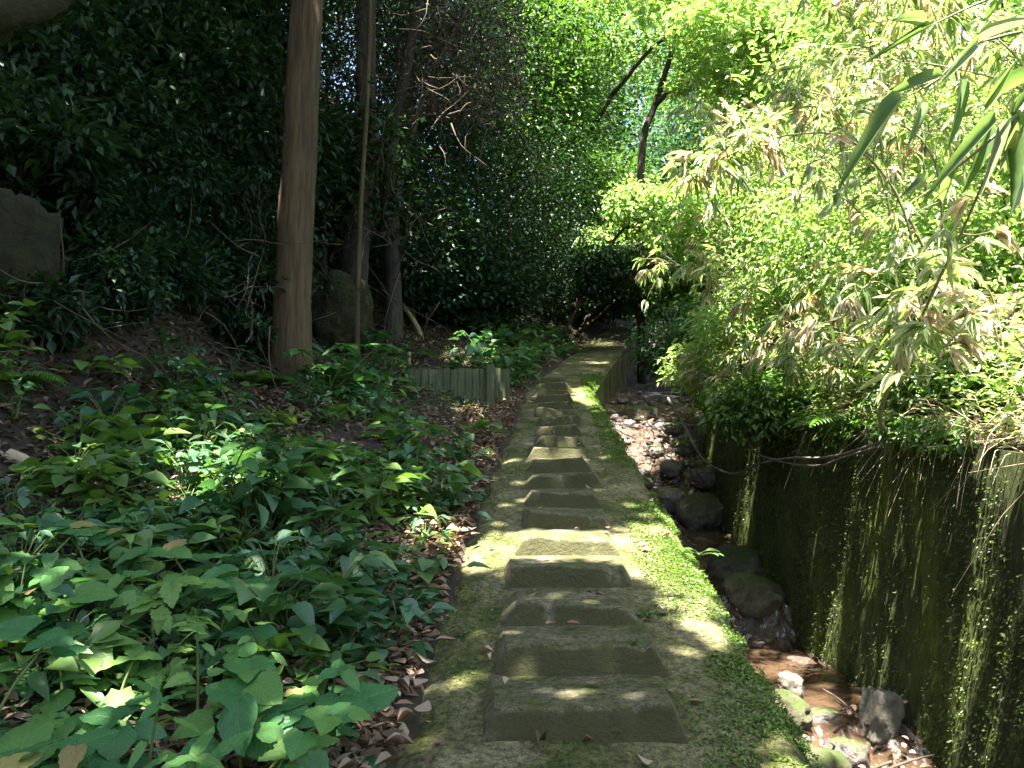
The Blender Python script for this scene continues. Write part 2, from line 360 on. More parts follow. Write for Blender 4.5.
def water_mat():
    m, nt, ns, ls, b = new_mat('stream_water_surface')
    ns.remove(b)
    tp = ns.new('ShaderNodeBsdfTransparent'); tp.inputs[0].default_value = (.80, .68, .55, 1)
    gl = ns.new('ShaderNodeBsdfGlossy'); gl.inputs['Roughness'].default_value = .04; gl.inputs[0].default_value = (1, 1, 1, 1)
    tc = ns.new('ShaderNodeTexCoord'); nz = ns.new('ShaderNodeTexNoise'); nz.inputs['Scale'].default_value = 14; nz.inputs['Detail'].default_value = 4; ls.new(tc.outputs['Object'], nz.inputs['Vector'])
    bp = ns.new('ShaderNodeBump'); bp.inputs['Strength'].default_value = .8; bp.inputs['Distance'].default_value = .04; ls.new(nz.outputs[0], bp.inputs['Height'])
    fr = ns.new('ShaderNodeFresnel'); fr.inputs[0].default_value = 1.33; ls.new(bp.outputs[0], fr.inputs['Normal']); ls.new(bp.outputs[0], gl.inputs['Normal'])
    silt = ns.new('ShaderNodeBsdfDiffuse'); silt.inputs[0].default_value = (.12, .075, .045, 1)
    ms_ = ns.new('ShaderNodeMixShader'); ms_.inputs[0].default_value = .3; ls.new(tp.outputs[0], ms_.inputs[1]); ls.new(silt.outputs[0], ms_.inputs[2])
    mx = ns.new('ShaderNodeMixShader'); ls.new(fr.outputs[0], mx.inputs[0]); ls.new(ms_.outputs[0], mx.inputs[1]); ls.new(gl.outputs[0], mx.inputs[2])
    # churned white water on the falls
    df = ns.new('ShaderNodeBsdfDiffuse'); df.inputs[0].default_value = (.75, .77, .8, 1)
    at_ = ns.new('ShaderNodeAttribute'); at_.attribute_name = 'rnd'
    n2 = ns.new('ShaderNodeTexNoise'); n2.inputs['Scale'].default_value = 9; n2.inputs['Detail'].default_value = 5
    mp = ns.new('ShaderNodeMapping'); mp.inputs['Scale'].default_value = (3, 1.6, 1.6); ls.new(tc.outputs['Object'], mp.inputs[0]); ls.new(mp.outputs[0], n2.inputs['Vector'])
    r = ramp_node(ns, [(.54, (0, 0, 0)), (.8, (.55, .55, .55))]); ls.new(n2.outputs[0], r.inputs[0])
    mu = ns.new('ShaderNodeMath'); mu.operation = 'MULTIPLY'; ls.new(r.outputs[0], mu.inputs[0]); ls.new(at_.outputs['Fac'], mu.inputs[1])
    m2 = ns.new('ShaderNodeMixShader'); ls.new(mu.outputs[0], m2.inputs[0]); ls.new(mx.outputs[0], m2.inputs[1]); ls.new(df.outputs[0], m2.inputs[2])
    ls.new(m2.outputs[0], ns['Material Output'].inputs[0])
    return m
M['water'] = water_mat()

# ------------------------------------------------------------------ ground, stream bed, water
def grid_faces(ny, nx):
    i, j = np.meshgrid(np.arange(ny-1), np.arange(nx-1), indexing='ij')
    a = i*nx+j
    return np.stack([a, a+1, a+nx+1, a+nx], -1).reshape(-1, 4)
ys = np.concatenate([np.linspace(-12, 0, 18, endpoint=False), np.arange(0, 13, .075), np.linspace(13, 26, 60, endpoint=False), np.linspace(26, 110, 40)])
ss = np.concatenate([-np.geomspace(80, 5.5, 40, endpoint=False), np.linspace(-5.5, -1.3, 66, endpoint=False), np.linspace(-1.3, -.06, 22), [.03, .06, 1.2, 1.46, 1.48], np.linspace(1.55, 5, 40), np.geomspace(5.2, 80, 40)])
Yg, Sg = np.meshgrid(ys, ss, indexing='ij')
Xg = r_edge(Yg)+Sg
Zg = ground_z(Xg, Yg)
on_path = (Xg > l_edge(Yg)+.02) & (Sg < .05)
Zg = np.where(on_path, ramp_z(Yg)-.16, Zg)
Zg = np.where((Sg > .02) & (Sg < CH+.24), bed_z(Yg)-.3, Zg)
g = link('ground', mesh('ground', np.stack([Xg, Yg, Zg], -1).reshape(-1, 3), grid_faces(len(ys), len(ss))), M['soil']); g['kind'] = 'structure'

by = np.arange(1.0, 17, .05); bs = np.linspace(.0, CH+.06, 34)
Yg, Sg = np.meshgrid(by, bs, indexing='ij'); Xg = r_edge(Yg)+Sg
Zg = bed_z(Yg)+fbm(Xg*3.2, Yg*3.2)*.22*sm(5, 8, Yg)+fbm(Xg*4, Yg*4)*.10+fbm(Xg*13, Yg*13)*.07 + .12*np.abs(Sg/CH-.55)**2
o = link('stream_bed', mesh('stream_bed', np.stack([Xg, Yg, Zg], -1).reshape(-1, 3), grid_faces(len(by), len(bs))), M['bed']); o['kind'] = 'structure'
wy = np.arange(1.0, 15, .035); wsn = np.linspace(.01, CH+.02, 30)
Yg, Sg = np.meshgrid(wy, wsn, indexing='ij'); Xg = r_edge(Yg)+Sg
lvl = np.interp(wy, [0, 4.0, 4.3, 4.45, 4.62, 6.5, 6.62, 7.35, 7.5, 8.6, 9.4, 10, 11, 15], [-.5, -.2, -.1, -.02, .095, .12, .42, .50, .6, .82, 1.36, 1.82, 2.22, 2.76])
steepness = np.clip(np.gradient(lvl, wy)/.9, 0, 1)
Zg = lvl[:, None]+fbm(Xg*6, Yg*6)*.03*(1+2*steepness[:, None])
o = link('stream_water', mesh('stream_water', np.stack([Xg, Yg, Zg], -1).reshape(-1, 3), grid_faces(len(wy), len(wsn)), rnd=np.repeat(steepness, len(wsn))), M['water']); o['kind'] = 'structure'

# ------------------------------------------------------------------ the concrete ramp and its steps
py_ = np.concatenate([np.linspace(-8, 1.5, 40, endpoint=False), np.arange(1.5, 11, .04), np.arange(11, 22, .12)])
t = np.concatenate([np.linspace(0, .92, 34), [.945, .965, .98, .992, 1.0]])
Yg, Tg = np.meshgrid(py_, t, indexing='ij')
le = l_edge(Yg)-.12+fbm(Yg*2.5, Yg*0+3)*.2; re_ = r_edge(Yg)+fbm(Yg*3, Yg*0+8)*.05+fbm(Yg*14, Yg*0+8)*.03
Xg = le+(re_-le)*Tg
Zg = ramp_z(Yg)+fbm(Xg*2, Yg*2)*.03+fbm(Xg*9, Yg*9)*.012-.05*sm(.93, 1, Tg)**2-.07*(1-sm(0, .2, Tg))+.03*fbm(Xg*6+3, Yg*6)*(1-sm(.1, .4, Tg))
V = np.stack([Xg, Yg, Zg], -1); ny, nx = len(py_), len(t)
rows = [V.reshape(-1, 3)]; Fs = [grid_faces(ny, nx)]
# channel side wall of the path and its left flank, as skirts
nd = 12
side = np.zeros((ny, nd, 3))
zt = V[:, -1, 2]; zb = bed_z(py_)-.25
for k in range(nd):
    f_ = (k+1)/nd
    z = zt+(zb-zt)*f_
    side[:, k] = np.stack([V[:, -1, 0]-.0+.03*np.sin(f_*3)*0+fbm(py_*3, z*3, 2)*.05*min(1, f_*4), py_, z], -1)
full = np.concatenate([V[:, -1:], side], 1)
rows.append(full.reshape(-1, 3)); Fs.append(grid_faces(ny, nd+1)+ny*nx)
lf = np.stack([V[:, 0], V[:, 0]+np.array([-.02, 0, -.22])], 1)
rows.append(lf.reshape(-1, 3)); Fs.append(grid_faces(ny, 2)[:, ::-1]+ny*nx+ny*(nd+1))
path = link('concrete_path', mesh('concrete_path', np.concatenate(rows), np.concatenate(Fs)), M['concrete']); path['kind'] = 'structure'

def step_mesh(Y0, seed):
    """a wedge of concrete standing proud of the ramp: level tread, near-vertical riser, sloping cheeks"""
    k = max(Y0, 2.0)
    rg = np.random.default_rng(seed+50); j1, j2, j3, j4, j5 = rg.normal(size=5)
    cx = .235+.036*(Y0-2.7)+.012*j1; bw = max(.41, .62-.05*(k-2.7))+.02*j2; lw = bw-.11+.02*j3
    D, H = .40, .092+.008*j4
    nxs, nzs, nys = 34, 6, 9
    rg = np.random.default_rng(seed)
    L = []
    def P(a, q, w):  # a -1..1 across, q 0..1 back, w 0..1 height
        hh = H*(1-q)                                  # tread level, ramp rises behind
        half = (bw*(1-w)+lw*w)/2*(1) + .03*q*w
        x = cx+a*half + .008*math.sin(9*a+seed)
        y = Y0+q*D-(1-w)*.022*(1-q)-.006*math.sin(5*a+seed*1.3)
        z = S*Y0+S*q*D+hh*w - .004+.012*j5*a*w*(1-q)
        return np.array([x, y, z])
    Vs = []; idx = {}
    def strip(A):
        A = np.array(A); b = sum(len(v) for v, _ in L)
        L.append((A.reshape(-1, 3), grid_faces(*A.shape[:2]))); return A
    aa = np.linspace(-1, 1, nxs)
    prof = [(0, -.35), (0, .15), (0, .5), (0, .8), (0, .93), (.02, 1.0)] + [(q, 1.0) for q in (.07, .2, .4, .6, .8, .97)]
    A = []
    for q, w in prof:
        row = []
        for a in np.concatenate([[-1.22], aa, [1.22]]):
            if abs(a) > 1:
                p = P(math.copysign(1, a), q, min(w, 0)*1.0); p[0] += math.copysign(.02, a); p[2] = S*p[1]-.02
            else:
                p = P(a, q, max(w, -.35))
            row.append(p)
        A.append(row)
    A = np.array(A)
    A[..., 2] += fbm(A[..., 0]*9, A[..., 1]*9, seed*1.7)*.02
    lip = np.array([0, .1, .35, .8, 1, 1, .8, .35]+[0]*(len(prof)-8))[:, None]
    chip = np.clip(fbm(A[..., 0]*13+seed, A[..., 1]*2, seed*.9)-.05, 0, 1)*lip
    A[..., 2] -= chip*.16; A[..., 1] += chip*.11
    A[..., 1] += fbm(A[..., 0]*9+5, A[..., 2]*14, seed*2.7)*.016
    return A.reshape(-1, 3), grid_faces(len(prof), nxs+2)
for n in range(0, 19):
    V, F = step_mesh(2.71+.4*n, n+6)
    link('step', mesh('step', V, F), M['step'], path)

# ------------------------------------------------------------------ retaining wall on the right
wy = np.arange(-3, 10.6, .05); wt = np.linspace(0, 1, 40)
Yg, Tg = np.meshgrid(wy, wt, indexing='ij')
zb = bed_z(Yg)-.3; zt = wtop_z(Yg)+.03+fbm(Yg*1.3, Yg*0)*.12
Zg = zb+(zt-zb)*Tg
Xg = r_edge(Yg)+CH+.15*Tg+fbm(Yg*5, Zg*1.2, 3)*.05+fbm(Yg*16, Zg*3.5, 5)*.025
endc = sm(9.6, 10.55, Yg); Xg = Xg+endc**2*.25
V = np.stack([Xg, Yg, Zg], -1)
top = np.stack([V[:, -1], V[:, -1]+np.array([.3, 0, -.02])], 1)
Vt = np.concatenate([V.reshape(-1, 3), top.reshape(-1, 3)])
Ft = np.concatenate([grid_faces(len(wy), len(wt))[:, ::-1], (grid_faces(len(wy), 2)+V.shape[0]*V.shape[1])[:, ::-1]])
rw = thing('retaining_wall', 'tall dark moss-covered retaining wall along the right side of the stream', 'wall', (2.3, 4, float(bed_z(4.))))
part('wall_face', Vt, Ft, M['wallm'], rw)
n = 60000
yy = R0.uniform(1.5, 10.2, n); tt = R0.random(n)
k1 = np.clip(((yy+3)/.05).astype(int), 0, len(wy)-1); k2 = np.clip((tt*39).astype(int), 0, 39)
P = V[k1, k2]+np.stack([R0.normal(0, .01, n)-.01, R0.normal(0, .03, n), R0.normal(0, .02, n)], -1)
keep = fbm(P[:, 1]*3, P[:, 2]*1.6, 9)+.12 > R0.random(n)*.45-.1
P = P[keep]; n = len(P)
v, f, r = scatter(LEAF2, P, norm(np.stack([-.6+R0.normal(0, .3, n), R0.normal(0, .5, n), R0.normal(-.6, .4, n)], -1)), np.stack([-np.ones(n), R0.normal(0, .5, n), R0.normal(.7, .4, n)], -1), R0.uniform(.01, .026, n), R0.uniform(.006, .014, n))
o = part('wall_moss', v, f, M['wallmoss'], rw, r); o['kind'] = 'stuff'

# ------------------------------------------------------------------ rocks
def rock(c, size, seed, blocky=0.0, rot=0.0, tilt=0.0, sub=24):
    th = np.linspace(0, np.pi, sub); ph = np.linspace(0, 2*np.pi, sub*2, endpoint=False)
    T_, P_ = np.meshgrid(th, ph, indexing='ij')
    D = np.stack([np.sin(T_)*np.cos(P_), np.sin(T_)*np.sin(P_), np.cos(T_)], -1)
    if blocky:
        m = np.abs(D).max(-1, keepdims=True); D = D*(1-blocky)+D/m*blocky*.8
    d = D*(1+.55*fbm(D[..., 0]*1.4+seed*3.1, D[..., 1]*1.4+seed, D[..., 2]*1.4)[..., None]+.30*fbm(D[..., 0]*4+seed, D[..., 1]*4, D[..., 2]*4)[..., None]-.35*np.abs(fbm(D[..., 0]*2.3+seed*2, D[..., 1]*2.3, D[..., 2]*2.3, 3))[..., None])
    d = d*np.array(size)/2
    ct, st_ = math.cos(tilt), math.sin(tilt); d = np.stack([d[..., 0]*ct+d[..., 2]*st_, d[..., 1], -d[..., 0]*st_+d[..., 2]*ct], -1)
    cr, sr = math.cos(rot), math.sin(rot); d = np.stack([d[..., 0]*cr-d[..., 1]*sr, d[..., 0]*sr+d[..., 1]*cr, d[..., 2]], -1)
    V = d.reshape(-1, 3)+np.array(c)
    n2 = sub*2; i, j = np.meshgrid(np.arange(sub-1), np.arange(n2), indexing='ij'); j2 = (j+1) % n2
    F = np.stack([i*n2+j, (i+1)*n2+j, (i+1)*n2+j2, i*n2+j2], -1).reshape(-1, 4)
    return V, F
ROCKS = [ # px, py, Y, size, mat, blocky, rot, tilt, label
 (880, 716, 4.62, (.22, .2, .34), 'pale', .75, .3, .25, 'upright pale block of stone leaning against the mossy wall in the stream'),
 (812, 735, 4.15, (.34, .36, .26), 'mossrock', .2, .4, 0, 'sunlit yellow-green boulder in the stream below the small pool'),
 (862, 762, 4.0, (.30, .26, .2), 'rock', .2, 1.0, 0, 'wet grey rock at the bottom edge of the stream under the block'),
 (905, 765, 4.05, (.26, .26, .14), 'rock', .2, 2.0, 0, 'flat wet rock at the foot of the wall beside the upright block'),
 (848, 728, 4.4, (.22, .2, .16), 'rock', .4, .7, .2, 'dark rock in the stream between the yellow-green boulder and the upright block'),
 (822, 700, 4.75, (.2, .16, .1), 'rock', .4, .1, 0, 'low wet rock at the lip of the pool'),
 (790, 672, 5.15, (.12, .18, .16), 'pale', .4, .4, 0, 'small pale stone peeping over the path edge by the pool'),
 (790, 705, 4.7, (.14, .42, .2), 'mossrock', .2, .1, 0, 'long mossy stone along the path side of the pool'),
 (752, 634, 6.75, (.52, .5, .4), 'mossrock', .2, .4, .1, 'rounded mossy boulder right above the pool with water falling beside it'),
 (738, 592, 7.5, (.6, .55, .44), 'mossrock', .2, 1.2, 0, 'large mossy boulder in deep shade, second above the pool'),
 (700, 512, 8.7, (.46, .5, .42), 'mossrock', .2, .8, 0, 'dark mossy boulder below the sunlit cascade'),
 (668, 500, 8.9, (.34, .4, .3), 'rock', .3, .2, 0, 'dark wet rock tight against the path edge in the cascade'),
 (712, 478, 9.2, (.34, .3, .26), 'rock', .3, 2.2, 0, 'wet rock under the hanging vine beside the wall'),
 (672, 470, 9.35, (.36, .3, .26), 'rock', .3, 1.2, .2, 'dark angular rock in the middle of the cascade'),
 (684, 448, 9.75, (.30, .26, .2), 'mossrock', .2, .2, 0, 'small yellow moss-topped rock in the sunlit cascade'),
 (655, 452, 9.7, (.26, .24, .18), 'rock', .3, .6, 0, 'sunlit pinkish rock in the cascade'),
 (672, 432, 10.1, (.36, .3, .2), 'rock', .3, 1.6, 0, 'uppermost sunlit rock of the cascade beside the wall end'),
 (640, 421, 10.5, (.56, .36, .3), 'mossrock', .3, .1, 0, 'broad moss-topped ledge rock across the stream above the cascade'),
 (641, 484, 9.2, (.26, .26, .2), 'mossrock', .2, .1, 0, 'mossy rock half hidden behind the path edge in the cascade'),
]
for k, (px, py, Y, sz, mt, bl, rt, ti, lab) in enumerate(ROCKS):
    c = at(px, py, Y)
    smin = r_edge(Y)+.04+sz[0]*.42; smax = r_edge(Y)+CH+.12-sz[0]*.42
    c[0] = min(max(c[0], smin), smax)
    c[2] = min(max(c[2], float(bed_z(Y))+sz[2]*.2), float(bed_z(Y))+sz[2]*.55+.03)
    v, f = rock(c, sz, k*1.7+2, bl, rt, ti)
    solo('boulder' if max(sz) > .33 else 'stone', v, f, M[mt], lab, 'rock')
# loose stones on the bed, too many and too small to single out
L = []
for k in range(230):
    Y = (R0.uniform(3.2, 4.7) if R0.random() < .35 else R0.uniform(6.3, 11.5)) if k > 90 else R0.uniform(8.6, 10.6); x = float(r_edge(Y))+R0.uniform(.08, CH-.02); s_ = R0.uniform(.05, .17)**1.0
    L.append(rock((x, Y, float(bed_z(Y))+s_*.2+.02), (s_, s_*R0.uniform(.6, 1.2), s_*R0.uniform(.4, .8)), k*.77, .75, R0.uniform(0, 6), R0.normal(0, .3), sub=8))
v, f = cat_meshes(L)
o = solo('stream_pebbles', v, f, M['wetrock'], 'loose wet stones and cobbles strewn over the stream bed', 'stones'); o['kind'] = 'stuff'
L = []
for k in range(46):
    Y = R0.uniform(4.2, 4.9) if k < 14 else R0.uniform(8.8, 10.6); x = float(r_edge(Y))+R0.uniform(.15, CH-.1); p = np.array([x, Y, float(bed_z(Y))+.13]); d = R0.normal(size=3)*np.array([.25, .2, .07])
    L.append(tube(curve([p-d*.5, p+R0.normal(0, .02, 3), p+d*.5], 6), np.linspace(.008, .004, 6), 5))
v, f = cat_meshes(L); o = solo('stream_twigs', v, fixq(f), M['twig'], 'washed-down twigs caught between the stream stones', 'twigs'); o['kind'] = 'stuff'
n = 380; yy = np.where(R0.random(n) < .2, R0.uniform(4.1, 4.75, n), R0.uniform(8.6, 11, n)); xx = r_edge(yy)+R0.uniform(.05, CH, n)
P = np.stack([xx, yy, bed_z(yy)+.1+R0.random(n)*.1], -1)
v, f, r = scatter(LEAF4, P, rand_dir(n)*np.array([1, 1, .4]), rand_dir(n)*.5+np.array([0, 0, 1.]), R0.uniform(.03, .07, n), R0.uniform(.02, .04, n))
o = solo('stream_litter', v, f, M['litter'], 'wet dead leaves caught among the stream stones', 'leaf litter', rnd=r, smooth=False); o['kind'] = 'stuff'
c = at(14, 268, 4.75); v, f = rock(c, (.5, .7, 1.0), 33, .6, .5, .15, sub=30)
solo('boulder', v, f, M['ochre'], 'big ochre rock face jutting out of the bank at the left edge', 'rock')
c = at(338, 318, 8.6); v, f = rock(c, (.72, .7, .95), 44, .3, .5, .2, sub=26)
solo('boulder', v, f, M['ochre'], 'dark pointed boulder behind the cedar trunk', 'rock')

# ------------------------------------------------------------------ trees
def limb(p0, p1, r0, r1, bend=.15, n=9, sides=6, rng=R0):
    p0 = np.array(p0, float); p1 = np.array(p1, float); t = np.linspace(0, 1, n)[:, None]
    d = np.linalg.norm(p1-p0); k = rand_dir(2, rng)*bend*d
    P = p0*(1-t)+p1*t+np.sin(t*np.pi)*k[:1]*.6+np.sin(t*2*np.pi)*k[1:]*.3
    return tube(P, np.linspace(r0, r1, n), sides)
def crown_points(c, r, n, clump=46, cr=.22, rng=R0, hollow=.55):
    """clumped points in an uneven ellipsoid"""
    c = np.array(c); r = np.array(r, float); m = max(6, n//clump)
    D = rand_dir(m*2, rng); q = rng.random(m*2)**(1/3)*(1-hollow*.3)+hollow*.3*rng.random(m*2)
    lump = 1+.9*fbm(D[:, 0]*1.5+c[0], D[:, 1]*1.5+c[1], D[:, 2]*1.5+c[2])
    K = D*q[:, None]*lump[:, None]
    K = K[np.argsort(rng.random(m*2))][:m]
    pick = rng.integers(0, m, n)
    off = rng.normal(size=(n, 3))*np.array([1, 1, .55])*cr*r.mean()
    return c+K[pick]*r+off, c+K*r, off
def crown(root, c, r, n, mat, L, W, tmpl=LEAF2, name='crown', cr=.2, rng=R0, clump=46, keep=None, droop=.35):
    P, K, off = crown_points(c, r, n, clump, cr, rng)
    if keep is not None:
        kk = keep(P); P = P[kk]; off = off[kk]
    n = len(P)
    D = norm(off)*.9+rand_dir(n, rng)*.6+np.array([0, 0, -droop])
    N = rand_dir(n, rng)*.55+np.array([0, 0, 1.])
    v, f, rn = scatter(tmpl, P, D, N, rng.uniform(.7, 1.25, n)*L, rng.uniform(.75, 1.2, n)*W)
    part(name, v, f, mat, root, rn, smooth=False)
    return K
def tree(name, label, cat, base, c, r, n, mat, L=.08, W=.045, tr=.06, bark='bark', tmpl=LEAF2, group=None, nb=14, lean=None, clump=46, cr=.2, trunk_top=None, bend=.1, droop=.35, rng=R0):
    base = np.array(base, float)
    le_, re_e = float(l_edge(base[1]))-.3, float(r_edge(base[1]))+CH+.3
    if le_ < base[0] < re_e and 0 < base[1] < 22:                # never root a tree on the path or in the stream
        base = foot(le_ if base[0] < (le_+re_e)/2+.1 else re_e, base[1])
    root = thing(name, label, cat, base, group)
    K = crown(root, c, r, n, M[mat], L, W, tmpl, cr=cr, clump=clump, droop=droop, rng=rng)
    top = np.array(c)+np.array([0, 0, .35*r[2]]) if trunk_top is None else np.array(trunk_top)
    mid = (base+top)/2+(np.array(lean) if lean is not None else rand_dir(1)[0]*bend*np.linalg.norm(top-base)*np.array([1, 1, 0]))
    P = curve([base-np.array([0, 0, .2]), base+(mid-base)*.12, mid, top], 16)
    v, f = tube(P, np.linspace(tr, tr*.3, 16)*np.concatenate([[1.35, 1.15], np.ones(14)]), 10, wob=.15, seed=base[0])
    part('trunk', v, fixq(f), M[bark], root)
    Lb = []
    for k in K[R0.permutation(len(K))[:nb]]:
        q = P[int(np.clip(np.argmin(np.abs(P[:, 2]-(k[2]-.4*np.linalg.norm(k[:2]-top[:2])))), 4, 15))]
        Lb.append(limb(q, k, tr*.32, tr*.06, .12, 8, 5))
    if Lb:
        v, f = cat_meshes(Lb); part('branches', v, fixq(f), M[bark], root)
    return root

def foot(x, y): return np.array([x, y, float(ground_z(x, y))])
# dark evergreens on the shaded left bank
EVER = [ # px, py, Y, rx, rz, n, label
 (20, 90, 6.2, 1.0, .9, 6000, 'dark evergreen shrub above the ochre rock at the left edge'),
 (110, 40, 7.2, 1.2, 1.1, 7500, 'dark evergreen bush in the upper left corner under the mossy limb'),
 (118, 185, 6.6, .85, .8, 6000, 'dark glossy shrub right of the ochre rock'),
 (200, 110, 7.6, 1.1, 1.0, 7500, 'glossy dark evergreen halfway up the left bank'),
 (215, 240, 7.4, .85, .75, 6500, 'dense dark shrub left of the cedar trunk at mid height'),
 (150, 290, 6.3, .42, .35, 2600, 'low dark bush under the glossy shrubs on the left bank'),
 (215, 20, 8.6, 1.3, 1.1, 7000, 'dark tree crown filling the top just left of the cedar trunk'),
 (345, 30, 10.4, 1.5, 1.2, 7000, 'dark tree crown at the top just right of the cedar trunk'),
 (325, 170, 9.6, 1.0, 1.0, 5000, 'shadowed shrub seen between the cedar and the thin pale sapling'),
 (415, 235, 11.0, 1.2, 1.0, 7000, 'black-green shrub behind the low board fence'),
 (470, 285, 12.0, 1.0, .8, 6500, 'low dark bush on the bank right of the fence'),
 (455, 60, 12.6, 1.7, 1.6, 8000, 'dark evergreen with withered brown twigs in front, top centre left'),
 (510, 190, 13.6, 1.5, 1.5, 9500, 'tall dark evergreen beside the left of the path bend'),
 (600, 268, 13.2, .75, .4, 4200, 'dark bough overhanging the far bend of the path'),
 (632, 285, 15.2, .8, .42, 4200, 'dark bush overhanging the stream head right of the path end'),
 (590, 295, 16.8, 1.0, .5, 4500, 'dark low bush across the very end of the path'),
 (545, 270, 15.0, 1.2, 1.1, 7000, 'dark bush overhanging the far end of the path on the left'),
 (420, 150, 12.2, 1.3, 1.2, 7000, 'dark evergreen behind the dead brown branches'),
 (265, 330, 8.0, .5, .35, 2600, 'small dark bush at the left foot of the cedar'),
 (75, 268, 5.9, .5, .45, 3200, 'dark bush between the ochre rock and the low bushes'),
 (225, 318, 6.9, .45, .35, 2800, 'low dark bush just left of the cedar above the herbs'),
 (110, 330, 5.6, .38, .3, 2000, 'small dark bush beside the heap of dry twigs'),
 (20, 150, 5.4, .6, .5, 3000, 'dark leaves over the top of the ochre rock'),
 (380, 110, 15.5, 2.2, 2.2, 11000, 'dense dark tree behind the sapling and dark trunks'),
 (450, 190, 16.5, 2.2, 1.8, 11000, 'dense dark tree on the bank behind the fence'),
 (500, 60, 19, 2.8, 2.6, 12000, 'dense dark tree between the dead twigs and the mid-green broadleaf'),
 (545, 180, 19.5, 2.2, 2.0, 11000, 'dense dark tree left of the rounded sunlit tree'),
 (330, 30, 17, 2.6, 2.2, 10000, 'dense dark tree high behind the cedar'),
 (535, 245, 23, 2.6, 1.6, 9000, 'dark tree filling the gap behind the bush at the path end'),
 (500, 215, 27, 3.4, 2.6, 9000, 'far dark tree seen through the gap left of the sunlit tree'),
 (470, 110, 28, 3.6, 3.0, 9000, 'far dark tree high behind the dense dark ones'),
 (560, 120, 27, 3.0, 3.0, 9000, 'far dark tree right behind the mid-green broadleaf'),
 (95, 305, 5.2, .36, .26, 2000, 'low dark bush on the litter slope right of the ochre rock'),
 (170, 345, 6.2, .4, .26, 2200, 'low dark bush on the middle of the litter slope'),
 (235, 350, 6.6, .3, .22, 1500, 'tiny dark bush close to the left of the cedar foot'),
 (40, 340, 4.6, .25, .2, 1200, 'tiny dark bush under the ochre rock among the twigs'),
 (440, 0, 22, 4.0, 2.8, 12000, 'tall dark tree behind the withered brown twigs'),
]
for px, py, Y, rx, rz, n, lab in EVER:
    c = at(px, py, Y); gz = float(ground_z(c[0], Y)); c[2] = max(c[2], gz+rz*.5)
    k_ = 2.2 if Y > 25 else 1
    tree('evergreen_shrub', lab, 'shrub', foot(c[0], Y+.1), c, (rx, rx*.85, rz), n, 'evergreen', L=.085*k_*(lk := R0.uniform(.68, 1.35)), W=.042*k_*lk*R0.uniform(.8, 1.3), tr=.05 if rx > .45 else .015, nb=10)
# trees in the sun beyond
SUNNY = [ # px, py, Y, rx, rz, n, mat, L, W, tmpl, label
 (545, 70, 16, 1.5, 2.2, 13000, 'midgreen', .11, .065, LEAF2, 'mid-green broadleaf tree with sunlit edge, top centre'),
 (590, 200, 18, 1.4, 1.4, 10000, 'midgreen', .10, .06, LEAF2, 'rounded sunlit tree over the far end of the path'),
 (590, 275, 20, 1.6, 1.0, 7000, 'evergreen', .09, .05, LEAF2, 'dark bush closing the far end of the path'),
 (660, 215, 20, 2.0, 1.3, 11000, 'coolgreen', .11, .06, LEAF2, 'bluish-green tree behind the stream at middle height'),
 (655, 275, 17, 1.4, .9, 7500, 'coolgreen', .10, .06, LEAF2, 'low cool-green bush over the dark stream gully'),
 (740, 130, 19, 2.4, 1.8, 13000, 'coolgreen', .12, .07, LEAF2, 'bluish-green broadleaf crown behind the pale bamboo spray'),
 (715, 225, 13, .95, .75, 5000, 'lime', .10, .065, LEAF4, 'bright green young tree hanging over the gully'),
 (650, 205, 13.8, .8, .4, 3000, 'lime', .10, .065, LEAF4, 'bright leafy bough across the lower part of the forked trunk'),
 (625, 245, 15.5, .8, .5, 3400, 'lime', .10, .06, LEAF4, 'sunlit bush over the head of the path'),
 (690, 300, 13.5, .6, .5, 2600, 'midgreen', .09, .06, LEAF4, 'shaded leafy sapling on the bank above the gully'),
 (800, 55, 15, 2.2, 1.9, 13000, 'lime', .12, .07, LEAF4, 'sunlit lime-green tree behind the bamboo at upper right'),
 (900, 30, 11, 1.7, 1.5, 9500, 'lime', .11, .06, LEAF4, 'yellow-green crown at the top right behind the bamboo leaves'),
 (1010, 60, 10, 1.5, 1.6, 8000, 'lime', .10, .06, LEAF4, 'pale yellow-green crown in the upper right corner'),
 (625, 60, 32, 4.5, 5.0, 14000, 'lime', .22, .13, LEAF2, 'distant bright tree behind the forked trunk'),
 (520, 40, 36, 5.5, 6.0, 9000, 'midgreen', .26, .15, LEAF2, 'distant tree behind the mid-green broadleaf'),
 (745, 40, 30, 4.5, 4.5, 11000, 'coolgreen', .22, .13, LEAF2, 'distant bluish tree behind the lime-green maple'),
 (870, -60, 28, 6.0, 6.0, 10000, 'lime', .26, .15, LEAF2, 'distant pale tree at the very top right'),
 (640, 200, 30, 4.0, 3.0, 9000, 'coolgreen', .2, .12, LEAF2, 'distant hazy green tree behind the gully'),
 (420, -60, 30, 6.0, 5.0, 9000, 'evergreen', .24, .14, LEAF2, 'distant dark tree behind the dead brown branches'),
 (200, -40, 22, 5.0, 4.0, 8000, 'evergreen', .2, .12, LEAF2, 'distant dark tree high on the left bank'),
]
for px, py, Y, rx, rz, n, mt, L_, W_, tm, lab in SUNNY:
    c = at(px, py, Y)
    tree('broadleaf_tree', lab, 'tree', foot(c[0]+R0.uniform(-.3, .3), Y+.2), c, (rx, rx*.8, rz), n, mt, L=L_, W=W_, tmpl=tm, tr=.035+.04*rx, nb=12)
